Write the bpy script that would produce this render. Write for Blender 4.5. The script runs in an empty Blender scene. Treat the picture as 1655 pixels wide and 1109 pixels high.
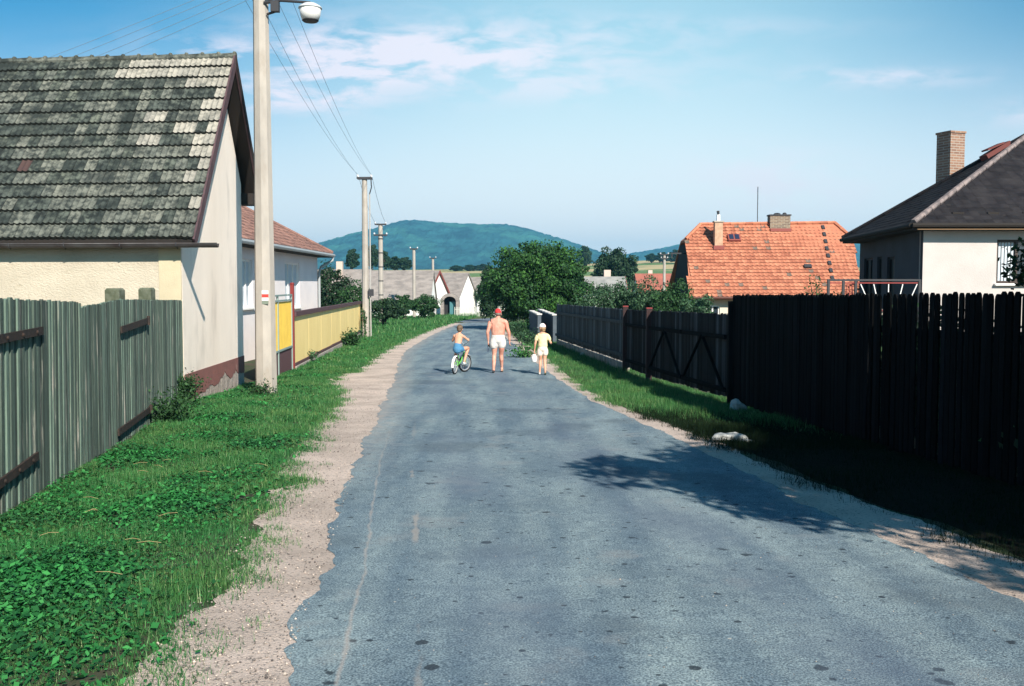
import bpy, math, random
import numpy as np
from mathutils import Vector, Matrix, Euler
random.seed(7); RNG = np.random.default_rng(7)
S = bpy.context.scene
R = math.radians
# ------------------------------------------------------------------ camera, sky, sun, exposure
FPX, HOR, CX, CY, CAMZ = 1610.0, 460.0, 827.5, 554.5, 1.65
PITCH = math.atan((CY-HOR)/FPX)
cam_d = bpy.data.cameras.new('camera'); cam = bpy.data.objects.new('camera', cam_d)
S.collection.objects.link(cam); S.camera = cam
cam.location = (0, 0, CAMZ); cam.rotation_euler = (R(90)-PITCH, 0, 0)
cam_d.sensor_width = 36; cam_d.lens = FPX/1655*36; cam_d.clip_end = 20000; cam_d.clip_start = .05
SUN = Vector((.86, -1.9, 1.39)).normalized()
SUN_EL = math.asin(SUN.z); SUN_AZ = math.atan2(SUN.x, SUN.y)
W = bpy.data.worlds.new("World"); S.world = W; W.use_nodes = True
SKY_STRENGTH = .10
SUN_ENERGY = 4.6
S.view_settings.view_transform = 'Standard'; S.view_settings.look = 'None'
S.view_settings.exposure = 1.0; S.view_settings.gamma = 1
def build_world():
    nt = W.node_tree; nt.nodes.clear(); N = nt.nodes.new; L = nt.links.new
    out = N('ShaderNodeOutputWorld'); bg = N('ShaderNodeBackground'); bg.inputs[1].default_value = SKY_STRENGTH
    sky = N('ShaderNodeTexSky'); sky.sky_type = 'NISHITA'; sky.sun_disc = False
    sky.sun_elevation = SUN_EL; sky.sun_rotation = SUN_AZ; sky.air_density = 1.0; sky.dust_density = 1.2; sky.ozone_density = 2.5; sky.altitude = 300
    def math_(op, a, b=None, c=None, clamp=False):
        m = N('ShaderNodeMath'); m.operation = op; m.use_clamp = clamp
        for i, v in enumerate((a, b, c)):
            if v is None: continue
            if isinstance(v, (int, float)): m.inputs[i].default_value = v
            else: L(v, m.inputs[i])
        return m.outputs[0]
    tc = N('ShaderNodeTexCoord'); sp = N('ShaderNodeSeparateXYZ'); L(tc.outputs['Generated'], sp.inputs[0])
    x, y, z = sp.outputs
    yy = math_('MAXIMUM', y, .05); u = math_('DIVIDE', x, yy); v = math_('DIVIDE', z, yy)
    cb = N('ShaderNodeCombineXYZ'); L(math_('MULTIPLY', u, 1.0), cb.inputs[0]); L(math_('MULTIPLY', v, 3.0), cb.inputs[1])
    n1 = N('ShaderNodeTexNoise'); n1.inputs['Scale'].default_value = 14; n1.inputs['Detail'].default_value = 8; n1.inputs['Roughness'].default_value = .58
    n1.inputs['Distortion'].default_value = .3; L(cb.outputs[0], n1.inputs['Vector'])
    tot = None
    # (azimuth px, height px, half widths px, strength)
    for (px, py, sx, sy, a) in ((700, 95, 330, 50, 1.1), (560, 110, 150, 45, .7), (480, 165, 120, 22, .9), (900, 150, 160, 22, .35),
                                (1230, 290, 120, 45, .5), (1420, 130, 140, 16, .7), (1640, 190, 60, 20, .5), (1100, 50, 260, 16, .25),
                                (330, 85, 60, 14, .5), (1330, 310, 160, 40, .25)):
        cu, cv, su, sv = (px-CX)/FPX, (HOR-py)/FPX, sx/FPX, sy/FPX
        a_ = math_('POWER', math_('DIVIDE', math_('SUBTRACT', u, cu), su), 2.0)
        b_ = math_('POWER', math_('ABSOLUTE', math_('DIVIDE', math_('SUBTRACT', v, cv), sv)), 2.0)
        g = math_('MULTIPLY', math_('POWER', 2.718, math_('MULTIPLY', math_('ADD', a_, b_), -1.0)), a)
        tot = g if tot is None else math_('ADD', tot, g)
    nn = N('ShaderNodeMapRange'); nn.inputs[1].default_value = .40; nn.inputs[2].default_value = .57; L(n1.outputs[0], nn.inputs[0])
    f = math_('MULTIPLY', tot, nn.outputs[0], clamp=True)
    f = math_('MULTIPLY', f, .78)
    tint = N('ShaderNodeMixRGB'); tint.blend_type = 'MULTIPLY'; tint.inputs[0].default_value = 1
    L(sky.outputs[0], tint.inputs[1]); tint.inputs[2].default_value = SKY_TINT
    # pale summer haze low over the land
    # a thin bright veil of high cloud over the middle of the view
    vl = N('ShaderNodeMixRGB'); L(tint.outputs[0], vl.inputs[1]); vl.inputs[2].default_value = SKY_VEIL
    gu = math_('POWER', 2.718, math_('MULTIPLY', math_('POWER', math_('ABSOLUTE', math_('DIVIDE', math_('SUBTRACT', u, .10), .36)), 2.4), -1.0))
    gv = math_('POWER', 2.718, math_('MULTIPLY', math_('POWER', math_('ABSOLUTE', math_('DIVIDE', math_('SUBTRACT', v, .05), .42)), 2.0), -1.0))
    L(math_('MULTIPLY', math_('MULTIPLY', gu, gv), .95), vl.inputs[0])
    hz = N('ShaderNodeMixRGB'); L(vl.outputs[0], hz.inputs[1]); hz.inputs[2].default_value = SKY_LOW
    mr = N('ShaderNodeMapRange'); mr.interpolation_type = 'SMOOTHSTEP'; L(z, mr.inputs[0])
    mr.inputs[1].default_value = .26; mr.inputs[2].default_value = -.02; mr.inputs[3].default_value = 0; mr.inputs[4].default_value = 1.0
    L(mr.outputs[0], hz.inputs[0])
    mx = N('ShaderNodeMixRGB'); L(f, mx.inputs[0]); L(hz.outputs[0], mx.inputs[1]); mx.inputs[2].default_value = CLOUD
    L(mx.outputs[0], bg.inputs[0]); L(bg.outputs[0], out.inputs[0])
SKY_TINT = (.085, .44, .56, 1); SKY_LOW = (6.5, 6.35, 6.2, 1); SKY_VEIL = (3.0, 4.6, 5.1, 1); CLOUD = (5.5, 5.05, 5.5, 1)
build_world()
sl = bpy.data.lights.new('sun', 'SUN'); sl.energy = SUN_ENERGY; sl.angle = R(.5); sl.color = (1, .93, .82)
so = bpy.data.objects.new('sun', sl); S.collection.objects.link(so)
so.rotation_euler = SUN.to_track_quat('Z', 'Y').to_euler(); so.location = (20, -40, 40)

# ------------------------------------------------------------------ helpers
OFF = {}
def tag(o, label=None, cat=None, group=None, kind=None):
    if label: o['label'] = label
    if cat: o['category'] = cat
    if group: o['group'] = group
    if kind: o['kind'] = kind
    return o
def empty(name, loc, label=None, cat=None, group=None):
    o = bpy.data.objects.new(name, None); S.collection.objects.link(o); o.location = loc
    o.empty_display_size = .2
    OFF[o.name] = Vector(loc); return tag(o, label, cat, group)
def link_mesh(name, me, m, parent=None, origin=None):
    o = bpy.data.objects.new(name, me); S.collection.objects.link(o)
    for mm in (m if isinstance(m, (list, tuple)) else [m]): me.materials.append(mm)
    if parent is not None: off = OFF[parent.name]; o.parent = parent
    else:
        off = Vector(origin) if origin is not None else Vector((0, 0, 0)); o.location = off
    OFF[o.name] = off
    if off.length > 0: me.transform(Matrix.Translation(-off))
    return o
def copy_thing(o, loc, rz=0, label=None, group=None, scale=None):
    def rec(s, p):
        c = s.copy(); S.collection.objects.link(c); c.parent = p
        for ch in kids.get(s, []): rec(ch, c)
        return c
    kids = {}
    for q in S.objects:
        if q.parent: kids.setdefault(q.parent, []).append(q)
    r = rec(o, None); r.location = loc; r.rotation_euler = (0, 0, rz)
    if scale: r.scale = scale
    if label: r['label'] = label
    if group: r['group'] = group
    return r
class MB:
    def __init__(s): s.v = []; s.f = []; s.mi = []
    def add(s, vs, fs, mi=0):
        b = len(s.v); s.v += [tuple(q) for q in vs]; s.f += [tuple(b+i for i in f) for f in fs]; s.mi += [mi]*len(fs)
    def quad(s, a, b, c, d, mi=0): s.add([a, b, c, d], [(0, 1, 2, 3)], mi)
    def box(s, c, sx, sy, sz, rz=0, mi=0, M=None):
        vs = [Vector((x*sx/2, y*sy/2, z*sz/2)) for x in (-1, 1) for y in (-1, 1) for z in (-1, 1)]
        Q = Matrix.Translation(Vector(c)) @ (M if M else Matrix.Rotation(rz, 4, 'Z'))
        s.add([Q @ v for v in vs], [(0, 1, 3, 2), (4, 6, 7, 5), (0, 4, 5, 1), (2, 3, 7, 6), (0, 2, 6, 4), (1, 5, 7, 3)], mi)
    def bar(s, a, b, w, h, mi=0, up=(0, 0, 1)):      # box bar from a to b
        a = Vector(a); b = Vector(b); d = (b-a); l = d.length; d.normalize()
        x = d.cross(Vector(up)); x = x.normalized() if x.length > 1e-5 else Vector((1, 0, 0)); u = x.cross(d)
        vs = []
        for p in (a, b):
            for i, j in ((-1, -1), (1, -1), (1, 1), (-1, 1)): vs.append(p+x*i*w/2+u*j*h/2)
        s.add(vs, [(3, 2, 1, 0), (4, 5, 6, 7), (0, 1, 5, 4), (1, 2, 6, 5), (2, 3, 7, 6), (3, 0, 4, 7)], mi)
    def tube(s, pts, rad, n=8, mi=0, caps=True):
        pts = [Vector(p) for p in pts]; rads = rad if isinstance(rad, (list, tuple)) else [rad]*len(pts)
        rings = []; up = None
        for i, p in enumerate(pts):
            d = (pts[min(i+1, len(pts)-1)]-pts[max(i-1, 0)]).normalized()
            if up is None: up = Vector((0, 0, 1)) if abs(d.z) < .9 else Vector((1, 0, 0))
            x = d.cross(up).normalized(); y = x.cross(d).normalized(); up = y
            rings.append([p+(x*math.cos(2*math.pi*k/n)+y*math.sin(2*math.pi*k/n))*rads[i] for k in range(n)])
        vs = [v for r in rings for v in r]; fs = []
        for i in range(len(pts)-1):
            for k in range(n):
                a = i*n+k; b = i*n+(k+1) % n; fs.append((a, a+n, b+n, b))
        if caps: fs.append(tuple(range(n))); fs.append(tuple(range(len(vs)-1, len(vs)-n-1, -1)))
        s.add(vs, fs, mi)
    def lathe(s, c, prof, n=16, mi=0, M=None):       # prof: (r, z)
        c = Vector(c); vs = []
        for r, z in prof:
            for k in range(n):
                v = Vector((r*math.cos(2*math.pi*k/n), r*math.sin(2*math.pi*k/n), z))
                if M: v = M @ v
                vs.append(c+v)
        fs = [(i*n+k, i*n+(k+1) % n, (i+1)*n+(k+1) % n, (i+1)*n+k) for i in range(len(prof)-1) for k in range(n)]
        fs.append(tuple(range(n-1, -1, -1))); fs.append(tuple((len(prof)-1)*n+k for k in range(n)))
        s.add(vs, fs, mi)
    def ell(s, c, rx, ry, rz, n=12, m=8, M=None, mi=0, zcut=None):
        vs = []; c = Vector(c)
        for i in range(m+1):
            t = math.pi*i/m
            for k in range(n):
                p = 2*math.pi*k/n; v = Vector((rx*math.sin(t)*math.cos(p), ry*math.sin(t)*math.sin(p), rz*math.cos(t)))
                if zcut is not None and v.z < zcut: v.z = zcut
                if M: v = M @ v
                vs.append(c+v)
        s.add(vs, [(i*n+k, (i+1)*n+k, (i+1)*n+(k+1) % n, i*n+(k+1) % n) for i in range(m) for k in range(n)], mi)
    def prism(s, poly, d, mi=0):                      # poly: list of points (3d), extruded by vector d
        n = len(poly); poly = [Vector(p) for p in poly]; d = Vector(d)
        s.add(poly+[p+d for p in poly], [tuple(range(n)), tuple(range(2*n-1, n-1, -1))]+[(i, i+n, (i+1) % n+n, (i+1) % n) for i in range(n)], mi)
    def mesh(s, name, smooth=False):
        me = bpy.data.meshes.new(name); me.from_pydata(s.v, [], s.f); me.update()
        if any(s.mi): me.polygons.foreach_set('material_index', s.mi)
        if smooth: me.polygons.foreach_set('use_smooth', [True]*len(s.f))
        return me
    def build(s, name, m, parent=None, origin=None, smooth=False):
        if parent is None and origin is None and s.v:
            a = np.array(s.v); origin = (float(a[:, 0].mean()), float(a[:, 1].mean()), float(a[:, 2].min()))
        return link_mesh(name, s.mesh(name, smooth), m, parent, origin)
def np_mesh(name, verts, nper, m, parent=None, origin=None):    # verts (N*nper,3): separate polygons with nper corners
    n = len(verts)//nper; me = bpy.data.meshes.new(name)
    me.vertices.add(len(verts)); me.vertices.foreach_set('co', np.ascontiguousarray(verts, dtype=np.float32).ravel())
    me.loops.add(n*nper); me.loops.foreach_set('vertex_index', np.arange(n*nper, dtype=np.int32))
    me.polygons.add(n); me.polygons.foreach_set('loop_start', np.arange(0, n*nper, nper, dtype=np.int32))
    me.update(calc_edges=True)
    return link_mesh(name, me, m, parent, origin)
# ground profile: the street runs gently downhill away from the camera
GY = [-40, 0, 25, 50, 90, 130, 200, 400, 650, 900, 6000]; GZ = [.9, 0, -.75, -1.0, -1.35, -1.95, -1.2, 5.2, 11.3, 12.5, 12.5]
def gz(y): return float(np.interp(y, GY, GZ))
def ray(px, py):
    a = (px-CX)/FPX; b = -(py-CY)/FPX
    c, s_ = math.cos(PITCH), math.sin(PITCH)
    return Vector((a, c+b*s_, -s_+b*c))
def at(px, py, Y):
    r = ray(px, py); return Vector((0, 0, CAMZ))+r*(Y/r.y)
def gp(px, py):
    r = ray(px, py); lo, hi = .5, 400
    for _ in range(50):
        m_ = (lo+hi)/2
        if CAMZ+r.z/r.y*m_ > gz(m_): lo = m_
        else: hi = m_
    return Vector((r.x/r.y*lo, lo, gz(lo)))

# ------------------------------------------------------------------ materials
MATS = {}
def mat(name, col, rough=.85, col2=None, scale=4, mixlo=.35, mixhi=.65, bump=0, bscale=40, rnd=None, detail=6, metal=0, col3=None, scale3=1, lo3=.5, hi3=.6, stretch=None, transl=0, spec=.3, coord='Object', bdist=.02):
    m = bpy.data.materials.new(name); m.use_nodes = True; nt = m.node_tree; N = nt.nodes.new; L = nt.links.new
    p = nt.nodes['Principled BSDF']; p.inputs['Roughness'].default_value = rough; p.inputs['Metallic'].default_value = metal
    p.inputs['Specular IOR Level'].default_value = spec
    tc = N('ShaderNodeTexCoord'); vec = tc.outputs[coord]
    if stretch:
        mp = N('ShaderNodeMapping'); mp.inputs['Scale'].default_value = stretch; L(vec, mp.inputs[0]); vec = mp.outputs[0]
    def rgba(c): return (c[0], c[1], c[2], 1)
    def noise(sc, d=detail):
        n = N('ShaderNodeTexNoise'); n.inputs['Scale'].default_value = sc; n.inputs['Detail'].default_value = d; n.inputs['Roughness'].default_value = .6; L(vec, n.inputs['Vector']); return n.outputs[0]
    cur = None
    def mixc(a, b, f):
        q = N('ShaderNodeMixRGB')
        for i, v in ((1, a), (2, b)):
            if isinstance(v, tuple): q.inputs[i].default_value = v
            else: L(v, q.inputs[i])
        L(f, q.inputs[0]); return q.outputs[0]
    cur = rgba(col)
    if col2 is not None:
        mr = N('ShaderNodeMapRange'); mr.inputs[1].default_value = mixlo; mr.inputs[2].default_value = mixhi; L(noise(scale), mr.inputs[0])
        cur = mixc(cur, rgba(col2), mr.outputs[0])
    if rnd is not None:
        g = N('ShaderNodeNewGeometry'); cr = N('ShaderNodeValToRGB'); el = cr.color_ramp.elements
        cr.color_ramp.interpolation = 'LINEAR'
        for i, (pos, c) in enumerate(rnd):
            if i < 2: e = el[i]; e.position = pos
            else: e = el.new(pos)
            e.color = rgba(c)
        L(g.outputs['Random Per Island'], cr.inputs[0])
        q = N('ShaderNodeMixRGB'); q.blend_type = 'MULTIPLY'; q.inputs[0].default_value = 1
        if isinstance(cur, tuple): q.inputs[1].default_value = cur
        else: L(cur, q.inputs[1])
        L(cr.outputs[0], q.inputs[2]); cur = q.outputs[0]
    if col3 is not None:
        mr = N('ShaderNodeMapRange'); mr.inputs[1].default_value = lo3; mr.inputs[2].default_value = hi3; L(noise(scale3, 9), mr.inputs[0])
        cur = mixc(cur, rgba(col3), mr.outputs[0])
    if isinstance(cur, tuple): p.inputs['Base Color'].default_value = cur
    else: L(cur, p.inputs['Base Color'])
    if bump:
        b = N('ShaderNodeBump'); b.inputs['Strength'].default_value = bump; b.inputs['Distance'].default_value = bdist; L(noise(bscale), b.inputs['Height']); L(b.outputs[0], p.inputs['Normal'])
    if transl:
        t = N('ShaderNodeBsdfTranslucent'); ms = N('ShaderNodeMixShader'); ms.inputs[0].default_value = transl
        if isinstance(cur, tuple): t.inputs[0].default_value = cur
        else: L(cur, t.inputs[0])
        L(p.outputs[0], ms.inputs[1]); L(t.outputs[0], ms.inputs[2]); L(ms.outputs[0], nt.nodes['Material Output'].inputs[0])
    return m
def M_(k, *a, **kw):
    if k not in MATS: MATS[k] = mat(k, *a, **kw)
    return MATS[k]
LR = [(0, (.45, .5, .45)), (.5, (1, 1, 1)), (1, (1.7, 1.6, 1.25))]
m_leaf = M_('leaf_green', (.030, .085, .028), .65, (.02, .06, .022), 1.2, rnd=LR, transl=.25)
m_leafd = M_('leaf_dark', (.016, .045, .018), .7, (.010, .03, .014), .8, rnd=LR, transl=.15)
m_bigleaf = M_('leaf_deep_green', (.010, .045, .015), .7, (.034, .100, .020), .55, rnd=[(0, (.35, .4, .4)), (.55, (1, 1, 1)), (1, (2.0, 1.9, 1.3))], transl=.12)
m_leafy = M_('leaf_grey_green', (.045, .10, .055), .65, (.03, .075, .035), 1.5, rnd=LR, transl=.2)
m_grass = M_('grass_blades', (.030, .145, .040), .6, (.065, .175, .048), 1.1, rnd=[(0, (.4, .5, .5)), (.5, (1, 1, 1)), (.90, (1.5, 1.35, 1.2)), (.96, (4.5, 2.0, 3.2)), (1, (5.5, 2.2, 3.5))], transl=.25)
m_clover = M_('weed_leaves', (.022, .165, .036), .6, (.020, .105, .030), 1.1, rnd=[(0, (.35, .4, .4)), (.6, (1, 1, 1)), (1, (2.6, 1.9, 2.0))], transl=.2)
m_straw = M_('straw', (.35, .26, .13), .8)
m_bark = M_('bark', (.10, .075, .055), .9, (.05, .04, .03), 8, bump=.6, bscale=30)
m_conc = M_('pole_concrete', (.40, .355, .31), .9, (.30, .27, .24), 3, bump=.25, bscale=60, col3=(.30, .25, .20), scale3=1.5, lo3=.55, hi3=.72, stretch=(1, 1, .35))
m_iron = M_('dark_iron', (.035, .035, .04), .6)
m_black = M_('black_rubber', (.015, .015, .017), .6)
m_zinc = M_('weathered_zinc', (.09, .085, .085), .5, (.05, .04, .04), 3, metal=.3)
m_white = M_('white_paint', (.78, .76, .74), .6)
m_glass = M_('window_glass', (.02, .03, .04), .08, spec=.8)
m_curtain = M_('net_curtain', (.62, .66, .70), .9, (.42, .47, .52), 14, stretch=(1, 1, .05))

# ------------------------------------------------------------------ ground, road
def mat_ground():
    return mat('verge_soil', (.028, .048, .018), .95, (.055, .045, .030), 1.4, .4, .6, bump=.4, bscale=18, col3=(.075, .10, .03), scale3=.02, lo3=.45, hi3=.6)
def build_ground():
    ys = sorted(set(list(np.arange(-40, 0, 4))+list(np.arange(0, 60, 1.0))+list(np.arange(60, 200, 5))+list(np.arange(200, 1000, 20))+[1100, 1400, 1800, 2400, 3000, 3600, 4300]))
    us = list(np.linspace(-1, 1, 81)); mb = MB(); nx = len(us)
    for y in ys:
        w = 60+abs(y)*1.1
        for u in us:
            x = u*w; z = gz(y)
            # the fields swell to the right behind the village, and dip under the hill foot
            z += 6.5*math.exp(-((x-110)/90)**2-((y-640)/170)**2)
            if y > 900: z -= (y-900)*.01
            mb.v.append((x, y, z))
    for j in range(len(ys)-1):
        for i in range(nx-1):
            a = j*nx+i; mb.f.append((a, a+1, a+nx+1, a+nx)); mb.mi.append(0 if ys[j] < 205 else 1)
    far = mat('far_fields', (.10, .17, .05), .95, (.42, .33, .17), .006, .50, .53, bump=.2, bscale=1, stretch=(.5, 2.2, 1))
    tag(link_mesh('ground', mb.mesh('ground', True), [mat_ground(), far]), 'weedy verges and fields around the village street', kind='structure')
def noise1(t, s, seed):
    r = 0
    for k, (f, a) in enumerate(((1, 1), (2.3, .55), (5.1, .35), (11.7, .22))):
        r += a*math.sin(t*s*f+seed*3.7+k*1.9+1.3*math.sin(t*s*f*.61+seed+k))
    return r/2
ROADL = [gp(*p) for p in ((430, 1180), (450, 1109), (482, 1020), (527, 900), (548, 830), (578, 740), (602, 690), (625, 640), (643, 595), (652, 570), (683, 550), (712, 535), (738, 525), (762, 518))]
ROADR = [gp(*p) for p in ((2050, 1180), (1900, 1100), (1640, 972), (1480, 897), (1400, 862), (1300, 815), (1150, 735), (1050, 690), (960, 650), (900, 612), (862, 582), (836, 560), (812, 542), (800, 532), (797, 524))]
EDGEL = [gp(*p) for p in ((150, 1180), (232, 1109), (262, 1050), (330, 970), (388, 885), (440, 800), (480, 725), (530, 665), (548, 637), (522, 620), (545, 608), (578, 598), (606, 575), (640, 556), (672, 542), (706, 530), (740, 520), (764, 514))]
EDGER = [gp(*p) for p in ((2300, 1100), (1800, 950), (1640, 905), (1500, 850), (1400, 815), (1280, 768), (1150, 712), (1060, 677), (985, 650), (925, 614), (885, 578), (850, 553), (826, 538), (808, 530), (803, 522))]
def interp(pl):
    y = [p.y for p in pl]; x = [p.x for p in pl]
    return lambda t: float(np.interp(t, y, x))
fRL, fRR, fEL, fER = map(interp, (ROADL, ROADR, EDGEL, EDGER))
def mat_asphalt():
    m = mat('asphalt', (.178, .234, .262), .85, (.138, .186, .214), .9, .35, .7, bump=.5, bscale=110, spec=.12)
    nt = m.node_tree; N = nt.nodes.new; L = nt.links.new; p = nt.nodes['Principled BSDF']
    src = p.inputs['Base Color'].links[0].from_socket
    tc = N('ShaderNodeTexCoord'); uv = N('ShaderNodeUVMap'); uv.uv_map = 'UVMap'
    def M2(op, a, b=None, clamp=False):
        q = N('ShaderNodeMath'); q.operation = op; q.use_clamp = clamp
        for i, v in enumerate((a, b)):
            if v is None: continue
            if isinstance(v, (int, float)): q.inputs[i].default_value = v
            else: L(v, q.inputs[i])
        return q.outputs[0]
    def rng(v, a, b, c=0, d=1):
        q = N('ShaderNodeMapRange'); L(v, q.inputs[0])
        for i, k in enumerate((a, b, c, d)): q.inputs[1+i].default_value = k
        return q.outputs[0]
    def nz(sc, d=5, vec=None):
        q = N('ShaderNodeTexNoise'); q.inputs['Scale'].default_value = sc; q.inputs['Detail'].default_value = d; L(vec or tc.outputs['Object'], q.inputs['Vector']); return q.outputs[0]
    def mix(a, b, f, blend='MIX'):
        q = N('ShaderNodeMixRGB'); q.blend_type = blend
        for i, v in ((0, f), (1, a), (2, b)):
            if isinstance(v, (tuple, float, int)): q.inputs[i].default_value = v
            else: L(v, q.inputs[i])
        return q.outputs[0]
    sep = N('ShaderNodeSeparateXYZ'); L(uv.outputs[0], sep.inputs[0]); u, v = sep.outputs[0], sep.outputs[1]
    c = src
    # fine aggregate grain
    c = mix(c, mix((.48, .51, .55, 1), (1.62, 1.55, 1.48, 1), rng(nz(95, 2), .36, .66)), 1.0, 'MULTIPLY')
    c = mix(c, mix((.90, .91, .93, 1), (1.10, 1.09, 1.07, 1), rng(nz(9, 8), .38, .62)), 1.0, 'MULTIPLY')
    # tonal patches and streaks running along the road
    mp = N('ShaderNodeMapping'); mp.inputs['Scale'].default_value = (2.6, .35, 1); L(tc.outputs['Object'], mp.inputs[0])
    c = mix(c, mix((.66, .72, .80, 1), (1.28, 1.24, 1.18, 1), rng(nz(1.0, 6, mp.outputs[0]), .34, .66)), .9, 'MULTIPLY')
    c = mix(c, (.065, .085, .105, 1), M2('MULTIPLY', rng(nz(.55, 7), .57, .66), .45))
    # dark oily spots and bitumen blobs of two sizes
    for sc, thr, cut, fz in ((2.6, .17, .45, .10), (5.5, .24, .42, .10), (13.0, .30, .55, .10)):
        vo = N('ShaderNodeTexVoronoi'); vo.inputs['Scale'].default_value = sc; vo.inputs['Randomness'].default_value = 1; L(tc.outputs['Object'], vo.inputs['Vector'])
        vs = N('ShaderNodeSeparateColor'); L(vo.outputs['Color'], vs.inputs[0])
        d_ = M2('SUBTRACT', M2('MULTIPLY', M2('POWER', vs.outputs[1], 2.0), thr), M2('ADD', vo.outputs['Distance'], M2('MULTIPLY', M2('SUBTRACT', nz(17, 4), .5), .42)))
        c = mix(c, (.022, .030, .040, 1), M2('MULTIPLY', M2('MULTIPLY', rng(d_, -.01, .035), M2('GREATER_THAN', vs.outputs[0], cut)), .85))
    vo2 = N('ShaderNodeTexVoronoi'); vo2.inputs['Scale'].default_value = 9; L(tc.outputs['Object'], vo2.inputs['Vector'])
    vs2 = N('ShaderNodeSeparateColor'); L(vo2.outputs['Color'], vs2.inputs[0])
    c = mix(c, (.42, .40, .36, 1), M2('MULTIPLY', M2('LESS_THAN', M2('ADD', vo2.outputs['Distance'], M2('MULTIPLY', nz(40, 3), .1)), .13), M2('GREATER_THAN', vs2.outputs[0], .90)))
    # dusty pale blotches
    c = mix(c, (.30, .30, .29, 1), M2('MULTIPLY', rng(nz(1.7, 9), .60, .72), .35))
    # long bluish wheel polish and tar smears
    w1 = M2('POWER', 2.718, M2('MULTIPLY', M2('POWER', M2('DIVIDE', M2('SUBTRACT', u, 1.15), .35), 2.0), -1.0))
    w2 = M2('POWER', 2.718, M2('MULTIPLY', M2('POWER', M2('DIVIDE', M2('SUBTRACT', u, 2.7), .4), 2.0), -1.0))
    c = mix(c, (.10, .13, .18, 1), M2('MULTIPLY', M2('MULTIPLY', M2('ADD', w1, w2), rng(nz(.7, 5), .35, .65)), .55))
    # sandy seam along the left edge strip, and a second broken one
    mpn = nz(2.2, 6); wob = M2('MULTIPLY', M2('SUBTRACT', mpn, .5), .10)
    def seam(off, wd, lo, hi, st):
        d = M2('ABSOLUTE', M2('SUBTRACT', M2('ADD', u, wob), off))
        wv = M2('MULTIPLY', rng(nz(3.5, 6), lo, hi), wd)
        return M2('MULTIPLY', rng(M2('SUBTRACT', d, wv), .012, -.006), st)
    near = rng(v, 16, 9)
    c = mix(c, (.40, .34, .30, 1), M2('MULTIPLY', seam(.27, .016, .42, .85, .55), near))
    c = mix(c, (.36, .31, .27, 1), M2('MULTIPLY', M2('MULTIPLY', seam(.62, .05, .45, .80, .55), rng(nz(.9, 3), .5, .56)), near))
    # dust spreading in from the gravel edges
    c = mix(c, (.34, .30, .27, 1), M2('MULTIPLY', M2('MULTIPLY', rng(u, .55, .0), rng(v, 9, 16)), rng(nz(6, 6), .3, .7)))
    L(c, p.inputs['Base Color'])
    return m
def strip(name, fl, fr, y0, y1, lift, m, kind_label, nx=6, jl=(.05, 1.6, 1), jr=(.05, 1.9, 2), uv=False):
    ys = []; y = y0
    while y < y1: ys.append(y); y += max(.045, (y-2)*.010)
    mb = MB(); U = []
    for y in ys:
        k = 1.0
        l = fl(y)+jl[0]*(noise1(y, jl[1], jl[2])+.5*noise1(y, jl[1]*6, jl[2]+4)); r = fr(y)+jr[0]*(noise1(y, jr[1], jr[2])+.5*noise1(y, jr[1]*6, jr[2]+3))
        for i in range(nx+1):
            t = i/nx; x = l+(r-l)*t
            mb.v.append((x, y, gz(y)+lift)); U.append((x-fl(y), y))
    for j in range(len(ys)-1):
        for i in range(nx): a = j*(nx+1)+i; mb.f.append((a, a+1, a+nx+2, a+nx+1)); mb.mi.append(0)
    me = mb.mesh(name)
    if uv:
        ul = me.uv_layers.new(name='UVMap'); li = np.array([l.vertex_index for l in me.loops]); ul.data.foreach_set('uv', np.array(U, dtype=np.float32)[li].ravel())
    o = link_mesh(name, me, m); tag(o, kind_label, kind='structure'); return o
m_gravel = mat('sandy_gravel', (.60, .48, .41), .95, (.40, .32, .27), 1.3, .38, .66, bump=1.0, bscale=70, rnd=None, col3=(.17, .145, .13), scale3=42, lo3=.54, hi3=.66)
build_ground()
strip('gravel_shoulder', fEL, lambda y: fRL(y)+.3, 2.2, 74, .004, m_gravel, 'pale sandy gravel shoulder left of the asphalt', jl=(.12, 1.3, 3))
strip('gravel_shoulder', lambda y: fRR(y)-.3, fER, 3.2, 72, .004, m_gravel, 'pale sandy gravel shoulder right of the asphalt', jr=(.08, 1.1, 5))
ROAD = strip('road', fRL, fRR, 2.2, 76, .008, mat_asphalt(), 'worn blue-grey asphalt village road bending away', uv=True, jl=(.07, 1.5, 1), nx=8)
def far_road():
    # beyond the bend the road swings to the right behind the big tree
    cl = [(-3.0, 75.9), (-2.0, 84), (0.5, 91), (5, 96), (12, 99), (24, 101), (45, 102)]; mb = MB(); n = len(cl)
    for i, (x, y) in enumerate(cl):
        a = Vector(cl[max(i-1, 0)]); b = Vector(cl[min(i+1, n-1)]); d = (b-a).normalized(); q = Vector((-d.y, d.x))*1.5
        for s_ in (1, -1):
            X = x+q.x*s_; Y = y+q.y*s_; mb.v.append((X, Y, gz(Y)+.012))
    for i in range(n-1): mb.f.append((2*i+1, 2*i+3, 2*i+2, 2*i)); mb.mi.append(0)
    m = mat('far_asphalt', (.14, .16, .19), .85, (.11, .13, .16), .8)
    tag(link_mesh('road', mb.mesh('road'), m), 'asphalt road going right behind the bushes', kind='structure')
far_road()

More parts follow.
